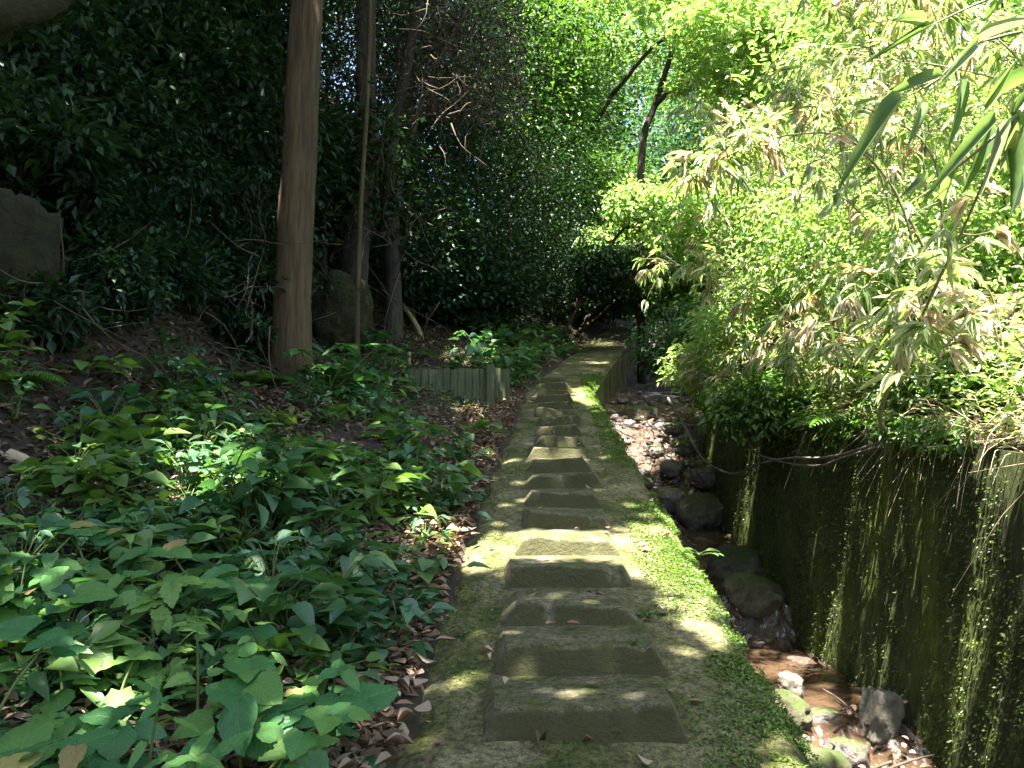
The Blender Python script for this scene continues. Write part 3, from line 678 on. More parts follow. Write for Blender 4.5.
# forked maple in the gap
b = foot(*at(640, 260, 15)[:2]); root = thing('maple_tree', 'slender dark forked tree with yellow-green lobed leaves in the bright gap', 'tree', b)
A = at(641, 165, 15); Bf = at(655, 105, 15); C1 = at(678, 10, 14.5); C2 = at(700, 55, 14.2); C3 = at(628, 40, 15)
P = curve([b-np.array([0, 0, .2]), A, Bf, (Bf+C1)/2+.1, C1], 18)
v, f = tube(P, np.linspace(.085, .035, 18), 10, wob=.1); part('trunk', v, fixq(f), M['bark'], root)
Lb = [limb(Bf, C2, .06, .02, .1), limb(at(612, 95, 15.5), at(665, 38, 14.6), .05, .03, .08), limb(at(590, 130, 16), at(612, 95, 15.5), .055, .05, .05), limb(C2, at(760, 30, 14), .05, .02, .1)]
for v, f in Lb: part('branch', v, fixq(f), M['bark'], root)
for px, py, Y, rx, rz, n in ((715, 35, 13.6, 1.1, .55, 1500), (640, -10, 14.6, 1.1, .5, 1100), (770, 20, 13.6, 1.0, .5, 1200), (705, 75, 13.6, .6, .25, 420), (700, -40, 14.5, 1.8, .6, 1500)):
    crown(root, at(px, py, Y), (rx, rx, rz), n, M['lime'], .15, .15, MAPLE, droop=.25)

# the big cedar and the stems beside it
def trunk_tree(name, label, base, pts, r0, r1, bark, sides=20, flute=.1, crown_spec=None, rings=40):
    base = np.array(base, float); root = thing(name, label, 'tree', base)
    P = curve([base-np.array([0, 0, .25])]+[np.array(p) for p in pts], rings)
    rr = np.linspace(r0, r1, rings); hgt = np.linalg.norm(P-P[0], axis=1); rr = rr*(1+.75*np.exp(-hgt/.3))
    v, f = tube(P, rr, sides, wob=flute, seed=base[1]); part('trunk', v, fixq(f), M[bark], root)
    return root, P
cb = hit(289, 378); cedar, CP = trunk_tree('cedar_tree', 'straight reddish-brown cedar trunk rising out of the top of the photo', cb,
    [at(291, 330, cb[1]), at(297, 200, cb[1]), at(304, 60, cb[1]), at(312, -100, cb[1]), at(318, -420, cb[1]), at(322, -900, cb[1])], .165, .11, 'cedar', sides=36, flute=.13, rings=90)
sb = foot(*at(358, 345, 8.4)[:2])
sap, _ = trunk_tree('sapling', 'thin pale sapling stem just right of the cedar', sb, [at(357, 310, 8.4), at(361, 200, 8.4), at(367, 100, 8.4), at(372, -60, 8.4), at(380, -300, 8.4)], .03, .02, 'palebark', 10, .1)
db = foot(*at(352, 345, 9.6)[:2])
dk, DP = trunk_tree('old_tree', 'thick dark trunk in shadow behind the thin pale sapling', db, [at(356, 260, 9.6), at(365, 140, 9.6), at(366, 0, 9.6), at(372, -300, 9.6), at(380, -600, 9.6)], .15, .10, 'bark', 20, .3)
lb = foot(*at(392, 335, 10)[:2])
l2, _ = trunk_tree('leaning_tree', 'dark slanting trunk with brown dead twigs right of the sapling', lb, [at(393, 280, 10), at(388, 190, 10), at(398, 110, 10), at(415, 20, 10), at(440, -120, 10)], .10, .06, 'bark', 14, .25)
l3b = foot(*at(255, 200, 9)[:2])
l3, _ = trunk_tree('crooked_tree', 'slanting brown trunk passing behind the cedar near the top', l3b, [at(262, 110, 9), at(280, 65, 9), at(300, 30, 9), at(335, -30, 9), at(380, -120, 9)], .11, .07, 'bark', 12, .2)
# off-frame trees of the left bank whose crowns roof the path
ob = foot(-3.4, 1.2); oak, OP = trunk_tree('mossy_tree', 'tree beyond the left edge whose mossy limb crosses the upper left corner', ob, [(-3.3, 1.2, 3.2), (-3.0, 1.4, 5.5), (-2.6, 1.6, 8.0)], .24, .14, 'ochre', 16, .2)
v, f = tube(curve([(-3.15, 1.3, 3.0), at(-70, 25, 3.6), at(0, 14, 3.7), at(40, 6, 3.8), at(75, -20, 3.9)], 24), np.linspace(.10, .06, 24), 14, wob=.25); part('limb', v, fixq(f), M['ochre'], oak)
bb = foot(-2.2, -3.0); beh, _ = trunk_tree('roadside_tree', 'broad tree standing behind the viewer and shading the steps', bb, [(-2.1, -3, 2.5), (-1.6, -2.7, 5.), (-1.2, -2.4, 7.5)], .2, .12, 'bark', 14, .2)

for bx, by_, bz, rr, lab in ((-6.5, -9, 3.2, 3.2, 'added sky-blocking tree behind the viewer on the left'), (-1.0, -12, 2.0, 3.2, 'added sky-blocking tree behind the viewer down the path'), (4.5, -11, 2.6, 3.2, 'added sky-blocking tree behind the viewer across the stream'), (-9, -3, 5.5, 3.0, 'added sky-blocking tree far out to the left of the viewer')):  # unseen trees added to hold back low sky light
    tree('broadleaf_tree', lab, 'tree', foot(bx, by_), (bx, by_, bz+float(ground_z(bx, by_))*.6), (rr, rr, rr), 5000, 'canopy', L=.3, W=.2, tr=.16, nb=10)
# ---- the canopy overhead, shared out among those trees; gaps are where the photograph has sun on the ground
LIT = [(.25, 4.38, .70, .27), (.78, 4.3, .26, .5), (.84, 3.75, .16, .45), (1.6, 5.95, .5, .4), (-.3, 4.5, .28, .10), (-.22, 3.02, .11, .06), (.70, 3.25, .12, .06), (.66, 3.0, .05, .05), (.8, 2.85, .05, .04),
       (.22, 2.86, .06, .05), (.30, 3.25, .06, .04), (.2, 3.66, .12, .05), (.05, 5.24, .17, .05), (-.15, 5.85, .14, .05), (-.05, 6.3, .2, .07), (.36, 6.26, .22, .12), (.36, 6.75, .2, .05), (.38, 7.9, .22, .07),
       (.86, 9.1, .2, .6), (.4, 9.0, .2, .08), (1.75, 15.2, .3, .3), (1.25, 2.45, .5, .35), (1.2, 12.0, .25, .1), (1.35, 5.0, .5, .45), (1.55, 4.35, .5, .25), (1.5, 9.9, .5, .45), (.3, 5.7, .2, .04)]
for px, py, rx, ry in ((215, 500, .22, .3), (205, 470, .2, .22), (238, 455, .1, .12), (40, 600, .1, .1), (95, 720, .07, .06), (180, 600, .06, .05), (300, 700, .05, .05), (420, 560, .06, .1), (80, 488, .14, .05), (450, 352, .45, .4), (480, 360, .3, .3), (470, 412, .18, .1), (330, 395, .2, .07), (140, 385, .1, .05), (540, 365, .12, .1),
                       (30, 575, .05, .07), (215, 640, .05, .04), (130, 545, .04, .05), (345, 560, .04, .06), (230, 510, .1, .05), (300, 460, .05, .04), (380, 500, .04, .05), (420, 430, .06, .06), (60, 640, .05, .05), (110, 690, .04, .03), (280, 620, .03, .05), (500, 690, .04, .03)):
    h_ = hit(px, py)
    if h_ is not None: LIT.append((h_[0], h_[1], rx, ry))
for k in range(70):
    y_ = R0.uniform(1.5, 7.5); LIT.append((float(l_edge(y_))-R0.uniform(.1, 2.4), y_, R0.uniform(.025, .075), R0.uniform(.03, .09)))
LITA = np.array(LIT)
def shadow_xy(P):
    """where a point's sun shadow falls: on the ramp plane, or the bed inside the channel"""
    k = SUN[1]/SUN[2]
    yy = P[:, 1].copy(); xx = P[:, 0].copy()
    for _ in range(6):
        gz = np.where((xx > r_edge(yy)+.05) & (xx < r_edge(yy)+CH+.15), bed_z(yy), np.where(xx < l_edge(yy), ground_z(xx, yy), ramp_z(yy)))
        hgt = P[:, 2]-gz
        yy = P[:, 1]-k*hgt; xx = P[:, 0]-SUN[0]/SUN[2]*hgt
    return xx, yy
NC = 235000
xx = R0.uniform(-9.5, 2.6, NC); hh = R0.uniform(7.2, 9.6, NC); yy = R0.uniform(-2.0, 17.5, NC)
P = np.stack([xx, yy, S*yy+hh+np.clip(-xx-2, 0, None)*.5], -1)
sx, sy = shadow_xy(P)
den = np.ones(NC)*.97
w = np.zeros(NC)
for lx, ly, rx, ry in LITA:
    q = ((sx-lx)/rx)**2+((sy-ly)/ry)**2
    w = np.maximum(w, np.clip((1.7-q)*1.6, 0, 1))
den *= 1-w
den *= np.where((sy < 2.7) & (sx < -.55) & (fbm(sx*5, sy*5) > .0), .55, 1)
s_ = sx-r_edge(sy)
edge = 1.30+.25*fbm(sy*.9, sy*0)
den *= np.where(s_ > edge, 0, 1)
den *= np.where((sy > 13.6+.8*fbm(sx*.8, sx*0)) & (s_ > -2.4), 0, 1)
den *= np.where(fbm(sx*1.4+3, sy*1.4)+.1*fbm(sx*6, sy*6) > .24, .3, 1)
den *= np.where((s_ > .95) & (sy > 4.0) & (sy < 5.5), .08+.9*(vnoise(sy*11, sy*0+1) > .52), 1)          # natural thin spots above; slits cut here to stripe the wall with sun
# keep it out of the picture where it would hang into view
rel = P-CC; dep = rel@CF; u_ = rel[:, 0]/np.maximum(dep, .01)*FPX; v_ = (rel@CU)/np.maximum(dep, .01)*FPX
inview = (dep > 0) & (v_ < 400) & (np.abs(u_) < 540) & (u_ > -250)
den *= np.where(inview, 0, 1)
den *= np.where((yy < 2.5) & (xx < -5.0), 0, 1)
P = P[R0.random(NC) < den]
owners = [(cedar, (-1.9, 7.0), 'crown'), (oak, (-3.0, 1.5), 'crown'), (beh, (-1.6, -2.6), 'crown'), (dk, (-1.7, 10.6), 'crown'), (l3, (-4.5, 8.5), 'crown')]
dist = np.stack([np.hypot(P[:, 0]-o[1][0], (P[:, 1]-o[1][1])) for o in owners]); own = dist.argmin(0)
for k, (ro, xy, nm) in enumerate(owners):
    Q = P[own == k]; n = len(Q)
    v, f, r = scatter(LEAF2, Q, rand_dir(n)*np.array([1, 1, .4]), rand_dir(n)*.5+np.array([0, 0, 1.]), R0.uniform(.11, .18, n), R0.uniform(.07, .11, n))
    part(nm, v, f, M['canopy'], ro, r, smooth=False)
    z0 = Q[:, 2].min()
    Lb = []
    for q in Q[R0.integers(0, n, 26)]:
        hub = np.array([xy[0], xy[1], S*xy[1]+6.4]); Lb.append(limb(hub, q, .06, .012, .1, 8, 5))
    v, f = cat_meshes(Lb); part('branches', v, fixq(f), M['bark'], ro)

# ------------------------------------------------------------------ dead twigs
def twig_tangle(name, label, base, region, n, L_, mat='twig', r=.006, cat='dead branches', down=.2):
    root = thing(name, label, cat, base); Lb = []
    for k in range(n):
        p = at(R0.uniform(region[0], region[2]), R0.uniform(region[1], region[3]), R0.uniform(region[4], region[5]))
        d = norm(R0.normal(size=3)+np.array([0, 0, -down])); Ln = R0.uniform(.4, 1)*L_
        Lb.append(limb(p, p+d*Ln, r*R0.uniform(.6, 1.4), r*.3, .18, 7, 4))
    v, f = cat_meshes(Lb); part('twigs', v, fixq(f), M[mat], root)
    return root
tw = twig_tangle('dead_branches', 'hanging tangle of withered brown twigs, top centre left', foot(*at(410, 250, 10.2)[:2]), (370, -10, 520, 130, 9.6, 10.6), 240, 1.0, r=.008, down=.5)
lv = np.array([at(R0.uniform(400, 525), R0.uniform(0, 120), R0.uniform(9.8, 10.8)) for _ in range(5200)]); n = len(lv)
v, f, r = scatter(LEAF2, lv, rand_dir(n)+np.array([0, 0, -.6]), rand_dir(n), R0.uniform(.03, .07, n), R0.uniform(.012, .03, n)); o = part('withered_leaves', v, f, M['brownleaf'], tw, r); o['kind'] = 'stuff'
v, f = tube(curve([foot(*at(400, 330, 10.2)[:2]), at(398, 200, 10.2), at(430, 80, 10.2), at(470, 0, 10.2)], 16), np.linspace(.05, .02, 16), 7); part('stem', v, fixq(f), M['twig'], tw)
twig_tangle('dead_branches', 'thin bare twigs crossing in front of the dark trunks', foot(*at(345, 330, 8.8)[:2]), (320, 40, 440, 320, 8.4, 9.6), 70, 1.2, r=.007)
twig_tangle('dead_branches', 'heap of dry brown twigs under the ochre rock at left', hit(40, 385), (0, 270, 75, 400, 4.5, 5.0), 110, .7, r=.006, down=.6)
twig_tangle('dead_branches', 'bare brown stems at the foot of the shrubs left of the cedar', hit(180, 350), (70, 240, 270, 350, 6.0, 7.2), 90, .8, r=.007, down=.2)
a_ = hit(432, 358); a_ = at(430, 352, 10.4); b_ = at(398, 300, 10.8)
v, f = tube(curve([a_-np.array([0, 0, .1]), (a_+b_)/2+np.array([.02, 0, .03]), b_, b_+(b_-a_)*.4], 12), np.linspace(.035, .025, 12), 8, wob=.2)
solo('fallen_branch', v, fixq(f), M['stake'], 'sunlit fallen branch sloping down the bank behind the fence', 'branch')
v, f = tube(curve([hit(8, 462)+np.array([0, 0, .03]), hit(20, 468)+np.array([0, 0, .04]), hit(40, 478)+np.array([0, 0, .03])], 8), np.linspace(.035, .02, 8), 8, wob=.3)
solo('fallen_branch', v, fixq(f), M['drystem'], 'short pale piece of dead wood on the litter at the left edge', 'branch')
v, f = tube(curve([hit(55, 545)+np.array([0, 0, .03]), hit(100, 540)+np.array([0, 0, .03]), hit(150, 536)+np.array([0, 0, .02])], 8), np.linspace(.03, .02, 8), 8, wob=.3)
solo('fallen_branch', v, fixq(f), M['twig'], 'rotten brown stick lying among the herbs on the left', 'branch')

# ------------------------------------------------------------------ low board fence and stakes
def box(c, s):
    x, y, z = np.array(s)/2
    V = np.array([[-x, -y, -z], [x, -y, -z], [x, y, -z], [-x, y, -z], [-x, -y, z], [x, -y, z], [x, y, z], [-x, y, z]])
    return V+np.array(c), np.array([[0, 3, 2, 1], [4, 5, 6, 7], [0, 1, 5, 4], [1, 2, 6, 5], [2, 3, 7, 6], [3, 0, 4, 7]])
FY = float(hit(498, 404)[1])-.25
fr0 = at(406, 400, FY); fr1 = at(487, 402, FY)
zb = min(fr0[2], fr1[2]); fen = thing('board_fence', 'low weathered grey-green board fence across the bank left of the steps', 'fence', ((fr0[0]+fr1[0])/2, FY, zb))
nbd = 11; wbd = (fr1[0]-fr0[0])/nbd
for k in range(nbd):
    x = fr0[0]+(k+.5)*wbd; hgt = .33+R0.uniform(-.012, .012); y = FY+R0.uniform(-.008, .008)+.05*(nbd-k)/nbd
    v, f = box((x, y, zb+hgt/2-.06), (wbd*.9, .022, hgt+.12)); part('board', v, f, M['board'], fen, smooth=False)
v, f = box((fr1[0]+.035, FY-.02, zb+.12), (.075, .08, .50)); part('post', v, f, M['board'], fen, smooth=False)
v, f = box((fr0[0]+.5*(fr1[0]-fr0[0]), FY+.07, zb+.24), (fr1[0]-fr0[0], .04, .06)); part('rail', v, f, M['board'], fen, smooth=False)
for k in range(2):
    v, f = box((fr1[0]+.10+.05*k, FY+.25+.1*k, zb+.13), (.055, .03, .46)); part('board', v, f, M['board'], fen, smooth=False)
v, f = box((fr1[0]+.20, FY+.42, zb+.13), (.05, .06, .48)); part('post', v, f, M['board'], fen, smooth=False)
for px, py0, py1, Y, lab in ((409, 377, 352, 9.0, 'short yellowed stake standing behind the left end of the fence'), (384, 378, 355, 9.0, 'short yellowed stake under the whorled shrub left of the fence')):
    p = at(px, py0, Y); p[2] = float(ground_z(p[0], Y))-.1; q = at(px, py1, Y)
    v, f = tube(curve([p, (p+q)/2, q], 6), [.022, .021, .021, .02, .02, .018], 8); solo('stake', v, fixq(f), M['stake'], lab, 'stake')
cb_ = curve([at(402, 384, 8.5), at(406, 392, 8.48), at(416, 395, 8.46), at(428, 391, 8.48), at(431, 386, 8.5)], 14)
v, f = tube(cb_, .02, 8); L2 = [(v, f)]
v2, f2 = tube(curve([at(403, 386, 8.5), at(403, 374, 8.5), at(405, 363, 8.5)], 6), .014, 6); L2.append((v2, f2))
v2, f2 = tube(curve([at(416, 395, 8.46), at(417, 403, 8.46), at(418, 412, 8.46)], 6), .03, 6); L2.append((v2, f2))
v, f = cat_meshes(L2); solo('root_stump', v, fixq(f), M['stake'], 'small broken stump with a curved root at the left end of the fence', 'stump')

# ------------------------------------------------------------------ ground-cover herbs on the left
def big_leaf(seed, serr=.04, wid=.62):
    rg = np.random.default_rng(seed); rows = 13; cols = 7; V = []; UV = []
    for i in range(rows):
        t = i/(rows-1)
        hw = wid*.5*(math.sin(math.pi*min(1, t**.72))**.8 if 0 < t < 1 else .02)
        hw *= 1+serr*(1 if i % 2 else -1)
        for j in range(cols):
            a = j/(cols-1)*2-1
            back = -.10*abs(a)**1.5*(1-t)*(t > 0)*1.2
            x = a*hw
            z = -.22*t*t+.13*abs(a)*hw*2-.1*(a*hw*2)**2+.018*math.sin(t*22-abs(a)*7)
            V.append([x, t+back, z]); UV.append([a*hw*1.6, t])
    V = np.array(V)
    V[:, 2] += fbm(V[:, 0]*2+seed, V[:, 1]*2)*.12
    return mesh('leaf', V, grid_faces(rows, cols), uv=UV)
M['herb_yellow'] = leaf_mat('yellowish_herb_leaf', [(.09, .19, .036), (.12, .22, .045), (.085, .18, .035)], trans=.35, rough=.5, vein=True)
M['herb_deep'] = leaf_mat('deep_green_herb_leaf', [(.032, .12, .04), (.045, .145, .045), (.036, .125, .036)], trans=.3, rough=.45, spec=.35, vein=True)
M['herb_old'] = leaf_mat('yellowed_herb_leaf', [(.24, .22, .05), (.20, .14, .05), (.15, .17, .04)], trans=.3, rough=.6, vein=True)
SPECIES = []
for wid, sr, mt in ((.66, .03, 'herb'), (.95, .02, 'herb_deep'), (.34, .01, 'herb'), (.6, .11, 'herb_yellow'), (.8, .03, 'herb'), (.5, .08, 'herb_yellow')):
    L_ = [big_leaf(q+int(wid*100), sr, wid*(.9+.1*q)) for q in range(3)]
    for m_ in L_: m_.materials.append(M[mt])
    SPECIES.append(L_)
OLD = [big_leaf(90+q, .06, .6) for q in range(2)]
for m_ in OLD: m_.materials.append(M['herb_old'])
BIG = SPECIES[0]+SPECIES[4][:2]
def place_leaf(root, p, d, nrm, L, W, me):
    d = norm(np.asarray(d, float)); z = nrm-(nrm@d)*d; z = norm(z); x = np.cross(d, z)
    m = Matrix(((x[0]*W, d[0]*L, z[0]*L, p[0]), (x[1]*W, d[1]*L, z[1]*L, p[1]), (x[2]*W, d[2]*L, z[2]*L, p[2]), (0, 0, 0, 1)))
    o = bpy.data.objects.new('leaf', me); COL.objects.link(o); o.parent = root; o.matrix_basis = m
    return o
def herb(base, hgt, nl, L, label, group, name='broadleaf_herb', rng=R0, tilt=None, sp=None):
    sp = int(rng.integers(0, 6)) if sp is None else sp
    def pick(): return OLD[rng.integers(0, 2)] if rng.random() < .035 else SPECIES[sp][rng.integers(0, 3)]
    if sp == 3: nl += 4; L *= .8
    if sp == 2: nl += 2
    root = thing(name, label, 'plant', base, group)
    ln = np.array([rng.normal(0, .25), rng.normal(0, .25), 1])*hgt if tilt is None else np.array(tilt)*hgt
    P = curve([np.array([0, 0, -.05]), ln*.5*np.array([.6, .6, 1]), ln], 7)
    v, f = tube(P, np.linspace(.006, .003, 7), 5)
    link('stem', mesh('stem', v, fixq(f)), M['greenstem'], root)
    a0 = rng.uniform(0, 6.28)
    for k in range(3):
        a = a0+k*2.1+rng.normal(0, .2); l = L*rng.uniform(.45, .7); d = np.array([math.cos(a), math.sin(a), .25])
        place_leaf(root, P[-1]-np.array([0, 0, .006]), d+np.array([0, 0, .3*d[1]]), np.array([rng.normal(0, .2), -.35, 1.]), l, l, pick())
    for k in range(nl):
        q = (k+1.2)/(nl+.2); p = P[min(6, int(q*6.2))]
        a = a0+k*2.4+rng.normal(0, .25); d = np.array([math.cos(a), math.sin(a), rng.uniform(-.15, .45)])
        l = L*rng.uniform(.7, 1.15)*(1.05-.35*q)
        pet = p+d*.05*L/.15
        place_leaf(root, pet, d+np.array([0, 0, -.2+.35*d[1]]), np.array([rng.normal(0, .35), rng.normal(0, .3)-.45, 1.]), l, l*rng.uniform(.85, 1.15), pick())
    return root
GH = 'big-leaved herbs along the lower left of the path'
spots = []
def far_enough(p, L_, d): return all((p[0]-q[0])**2+(p[1]-q[1])**2 > d*d for q in L_)
tries = 0
while len(spots) < 42 and tries < 4000:
    tries += 1
    px = R0.uniform(-40, 370); py = R0.uniform(590, 900)
    if px > 120+(py-560)*1.3 or (px > 330 and py > 700): continue
    h_ = hit(px, py, .8)
    if h_ is None or h_[0] > float(l_edge(h_[1]))-.18: continue
    if far_enough(h_, spots, .13): spots.append(h_)
SPN = ['oval-leaved green herb crowding the lower left corner', 'heart-leaved dark herb in the lower left corner', 'narrow-leaved herb in the lower left corner', 'yellow-green herb with toothed leaves in the lower left corner', 'broad round-leaved herb in the lower left corner', 'slim yellow-green herb with finely toothed leaves in the lower left corner']
for p in spots:
    sp = int(R0.integers(0, 6))
    herb(p, R0.uniform(.10, .30), int(R0.integers(5, 10)), R0.uniform(.09, .20), SPN[sp], SPN[sp].split(' in ')[0].split(' crowding')[0]+'s at lower left', sp=sp)
herb(hit(330, 770), .2, 5, .20, 'large dark-green leaf plant hanging over the leaf litter at bottom left of the path', None, 'broadleaf_herb', sp=1)
herb(hit(240, 790), .24, 6, .2, 'tall herb with very large heart-shaped leaves at the bottom, left of the litter', None, 'broadleaf_herb', sp=1)
herb(hit(222, 520), .42, 13, .14, 'sunlit whitish herb standing out among the shaded ground cover', None, 'broadleaf_herb', sp=0)
# smaller herbs: one mesh of foliage each
def small_herb(base, hgt, nl, L, rng=R0):
    n = nl; q = rng.random(n)**.6; a = rng.uniform(0, 6.28, n)
    rr = rng.uniform(.02, .14, n)*(1.1-.3*q)*L/.07
    P = np.stack([np.cos(a)*rr, np.sin(a)*rr, q*hgt], -1)
    D = np.stack([np.cos(a), np.sin(a), rng.uniform(-.3, .4, n)], -1)
    return P, D, n
GM = 'small herbs carpeting the bank left of the path'
protos = []
LANCE = strip_leaf([(0, .03), (.15, .2), (.4, .26), (.7, .17), (1, .01)], droop=.3)
HEART = strip_leaf([(0, .15), (.08, .5), (.28, .62), (.55, .46), (.8, .22), (1, .01)], droop=.22)
M['herbsmall2'] = leaf_mat('yellowish_small_leaf', [(.08, .15, .03), (.11, .18, .04), (.06, .13, .03)], trans=.35)
M['herbsmall3'] = leaf_mat('bluish_small_leaf', [(.03, .09, .045), (.045, .115, .055), (.06, .13, .06)], trans=.3)
for k in range(24):
    hgt = R0.uniform(.07, .28); L_ = R0.uniform(.035, .10)
    P, D, n = small_herb(None, hgt, int(R0.integers(16, 30)), L_)
    tm_ = (OVAL, OVAL, LANCE, HEART)[k % 4]; mt_ = ('herbsmall', 'herbsmall2', 'herbsmall3')[k % 3]
    v, f, r = scatter(tm_, P, D+R0.normal(0, .25, (n, 3)), rand_dir(n)*.55+np.array([0, 0, 1.]), R0.uniform(.7, 1.2, n)*L_, R0.uniform(.55, .75, n)*L_)
    fo = mesh('foliage', v, f, r); fo.materials.append(M[mt_])
    Lb = [tube(curve([np.array([0, 0, -.04]), p*np.array([.3, .3, .6]), p], 5), np.linspace(.003, .0015, 5), 4) for p in P[::3]]
    v, f = cat_meshes(Lb); st = mesh('stem', v, fixq(f)); st.materials.append(M['greenstem'])
    protos.append((fo, st))
ms = []; tries = 0
while len(ms) < 240 and tries < 9000:
    tries += 1
    px = R0.uniform(-20, 500); py = R0.uniform(345, 690)
    if py > 400 and px > 505-(py-400)*.42: continue
    if px < 200 and py < 540 and R0.random() < .55: continue
    if px > 380 and 395 < py < 440 and R0.random() < .5: continue
    h_ = hit(px, py)
    if h_ is None or h_[1] > 9.5 or h_[0] > float(l_edge(h_[1]))-.12: continue
    if 395 < px < 515 and 380 < py < 432: continue
    if 8.3 < h_[1] < 9.3 and -1.4 < h_[0] < .1: continue
    if float(fbm(h_[0]*1.7+2, h_[1]*1.7)) > .06 and R0.random() < .9: continue
    if R0.random() > min(1, .25+(6/h_[1])**-1*1.0): continue
    if far_enough(h_, ms, .10): ms.append(h_)
for k in range(60):
    p = hit(R0.uniform(480, 575), R0.uniform(335, 388), 9)
    if p is not None and p[0] < float(l_edge(p[1]))-.1 and p[1] < 18: ms.append(p)
for p in ms:
    kp = int(R0.integers(0, 24)); fo, st = protos[kp]; sc_ = R0.uniform(.8, 1.5)*(1.25 if p[1] > 7 else 1)
    if p[1] > 9.3: zl, zg = 'small green herb in the patch behind the fence along the path', 'herbs behind the fence'
    elif float(l_edge(p[1]))-p[0] < .45: zl, zg = 'small green herb at the leaf-strewn left edge of the path', 'herbs at the path edge'
    elif p[1] > 6.4: zl, zg = 'small green herb in the shade round the cedar foot and fence', 'herbs round the cedar foot'
    elif float(l_edge(p[1]))-p[0] > 1.5: zl, zg = 'small green herb among the dead leaves far left below the rock', 'herbs far left'
    else: zl, zg = 'small green herb in the middle of the shaded left bank', GM
    zl = zl.replace('small green', 'small '+('green', 'yellow-green', 'bluish-green')[kp % 3]+' '+('oval-leaved', 'oval-leaved', 'narrow-leaved', 'heart-leaved')[kp % 4]); zg = zl
    root = thing('small_herb', zl, 'plant', p, zg, R0.uniform(0, 6.28)); root.scale = (sc_,)*3
    link('foliage', fo, None, root); link('stem', st, None, root)
# whorled shrub in front of the fence
for (bx, by_, parts_, lab) in (((330, 395), 6.9, ((345, 345), (380, 345), (300, 350), (330, 365), (360, 372), (315, 380), (345, 388), (290, 372)), 'whorled-leaf shrub growing between the cedar trunk and the fence'),):
    b_ = hit(*bx); root = thing('whorled_shrub', lab, 'shrub', b_); Lb = []
    for (qx, qy) in parts_:
        p = at(qx, qy, b_[1]+R0.uniform(-.4, .3)); Lb.append(limb(b_, p, .01, .005, .12, 7, 5))
        for k in range(7):
            a = k*.9+R0.uniform(0, .3); d = np.array([math.cos(a), math.sin(a), R0.uniform(-.35, .15)])
            place_leaf(root, p-np.array(root.location)+d*.015, d, np.array([0, -.2, 1.])+R0.normal(0, .1, 3), .17*R0.uniform(.75, 1.1), .14, BIG[R0.integers(0, 5)])
    v, f = cat_meshes(Lb); part('stem', v, fixq(f), M['greenstem'], root)
# tiny cover leaves
def carpet(n, sampler, mat, L, name, label, cat, lift=.03, tm=LEAF2, flat=.5):
    XY = sampler(n); n = len(XY)
    P = np.stack([XY[:, 0], XY[:, 1], ground_z(XY[:, 0], XY[:, 1])+R0.random(n)*lift], -1)
    v, f, r = scatter(tm, P, rand_dir(n)*np.array([1, 1, .35]), rand_dir(n)*flat+np.array([0, 0, 1.]), R0.uniform(.6, 1.2, n)*L, R0.uniform(.35, .65, n)*L)
    o = solo(name, v, f, M[mat], label, cat, rnd=r, smooth=False); o['kind'] = 'stuff'; return o
def left_xy(n, y0=1.2, y1=13, umax=4.0, pw=1.0):
    y = y0+(y1-y0)*R0.random(n)**1.3; u = .05+umax*R0.random(n)**pw
    return np.stack([l_edge(y)-u, y], -1)
def cover_xy(n):
    q = left_xy(n*2, umax=3.0); k = fbm(q[:, 0]*1.7+2, q[:, 1]*1.7) < R0.random(len(q))*.12-.02
    k &= (l_edge(q[:, 1])-q[:, 0]) > .22
    return q[k][:n]
carpet(12000, cover_xy, 'herbsmall', .045, 'ground_cover', 'low carpet of tiny green leaves over the left bank', 'ground cover', lift=.09)
carpet(26000, lambda n: left_xy(n, umax=5.5), 'litter', .065, 'leaf_litter', 'brown dead leaves strewn over the earth of the left bank', 'leaf litter', lift=.025, tm=LEAF4, flat=.35)
def slope_xy(n):
    y = R0.uniform(3.5, 12, n); return np.stack([l_edge(y)-R0.uniform(1.2, 3.9, n), y], -1)
carpet(22000, slope_xy, 'oldlitter', .055, 'leaf_litter', 'dull dead leaves lying on the steep earth bank below the dark shrubs', 'leaf litter', lift=.03, tm=LEAF4, flat=.6)
carpet(9000, lambda n: left_xy(n, y1=9, umax=.42, pw=1.3), 'litter', .06, 'leaf_litter', 'drift of dry brown leaves piled along the left edge of the path', 'leaf litter', lift=.05, tm=LEAF4, flat=.45)
# single fallen leaves
FL = []
for k in range(5):
    tv = OVAL[0].copy(); tv[:, 2] = .15*np.sin(tv[:, 1]*3+k)*(.5+.3*k/5)+np.abs(tv[:, 0])*(.9-.3*k); tv[:, 0] *= .5+.08*k
    tv[:, 2] -= tv[:, 2].min()
    m_ = mesh('fallen_leaf', tv, OVAL[1]); m_.materials.append(M['litter']); FL.append(m_)
def drop(p, L_, label, group, me=None, mat=None):
    o = bpy.data.objects.new('fallen_leaf', me or FL[R0.integers(0, 5)]); COL.objects.link(o)
    sl = math.atan(S) if p[0] > float(l_edge(p[1])) else .2
    o.location = tuple(p); o.rotation_euler = (sl, R0.normal(0, .12), R0.uniform(0, 6.28)); o.scale = (L_,)*3
    tag(o, label, 'leaf', group)
    if mat:
        o.data = o.data.copy(); o.data.materials[0] = mat
    return o
def step_top(x, y):
    """height of the path including the treads"""
    n = math.floor((y-2.71)/.4); Y0 = 2.71+.4*n
    cx = .235+.036*(Y0-2.7); bw = max(.41, .62-.05*(max(Y0, 2)-2.7))
    z = S*y
    if abs(x-cx) < bw/2-.03 and 0 <= n < 19: z = S*Y0+.097
    return z
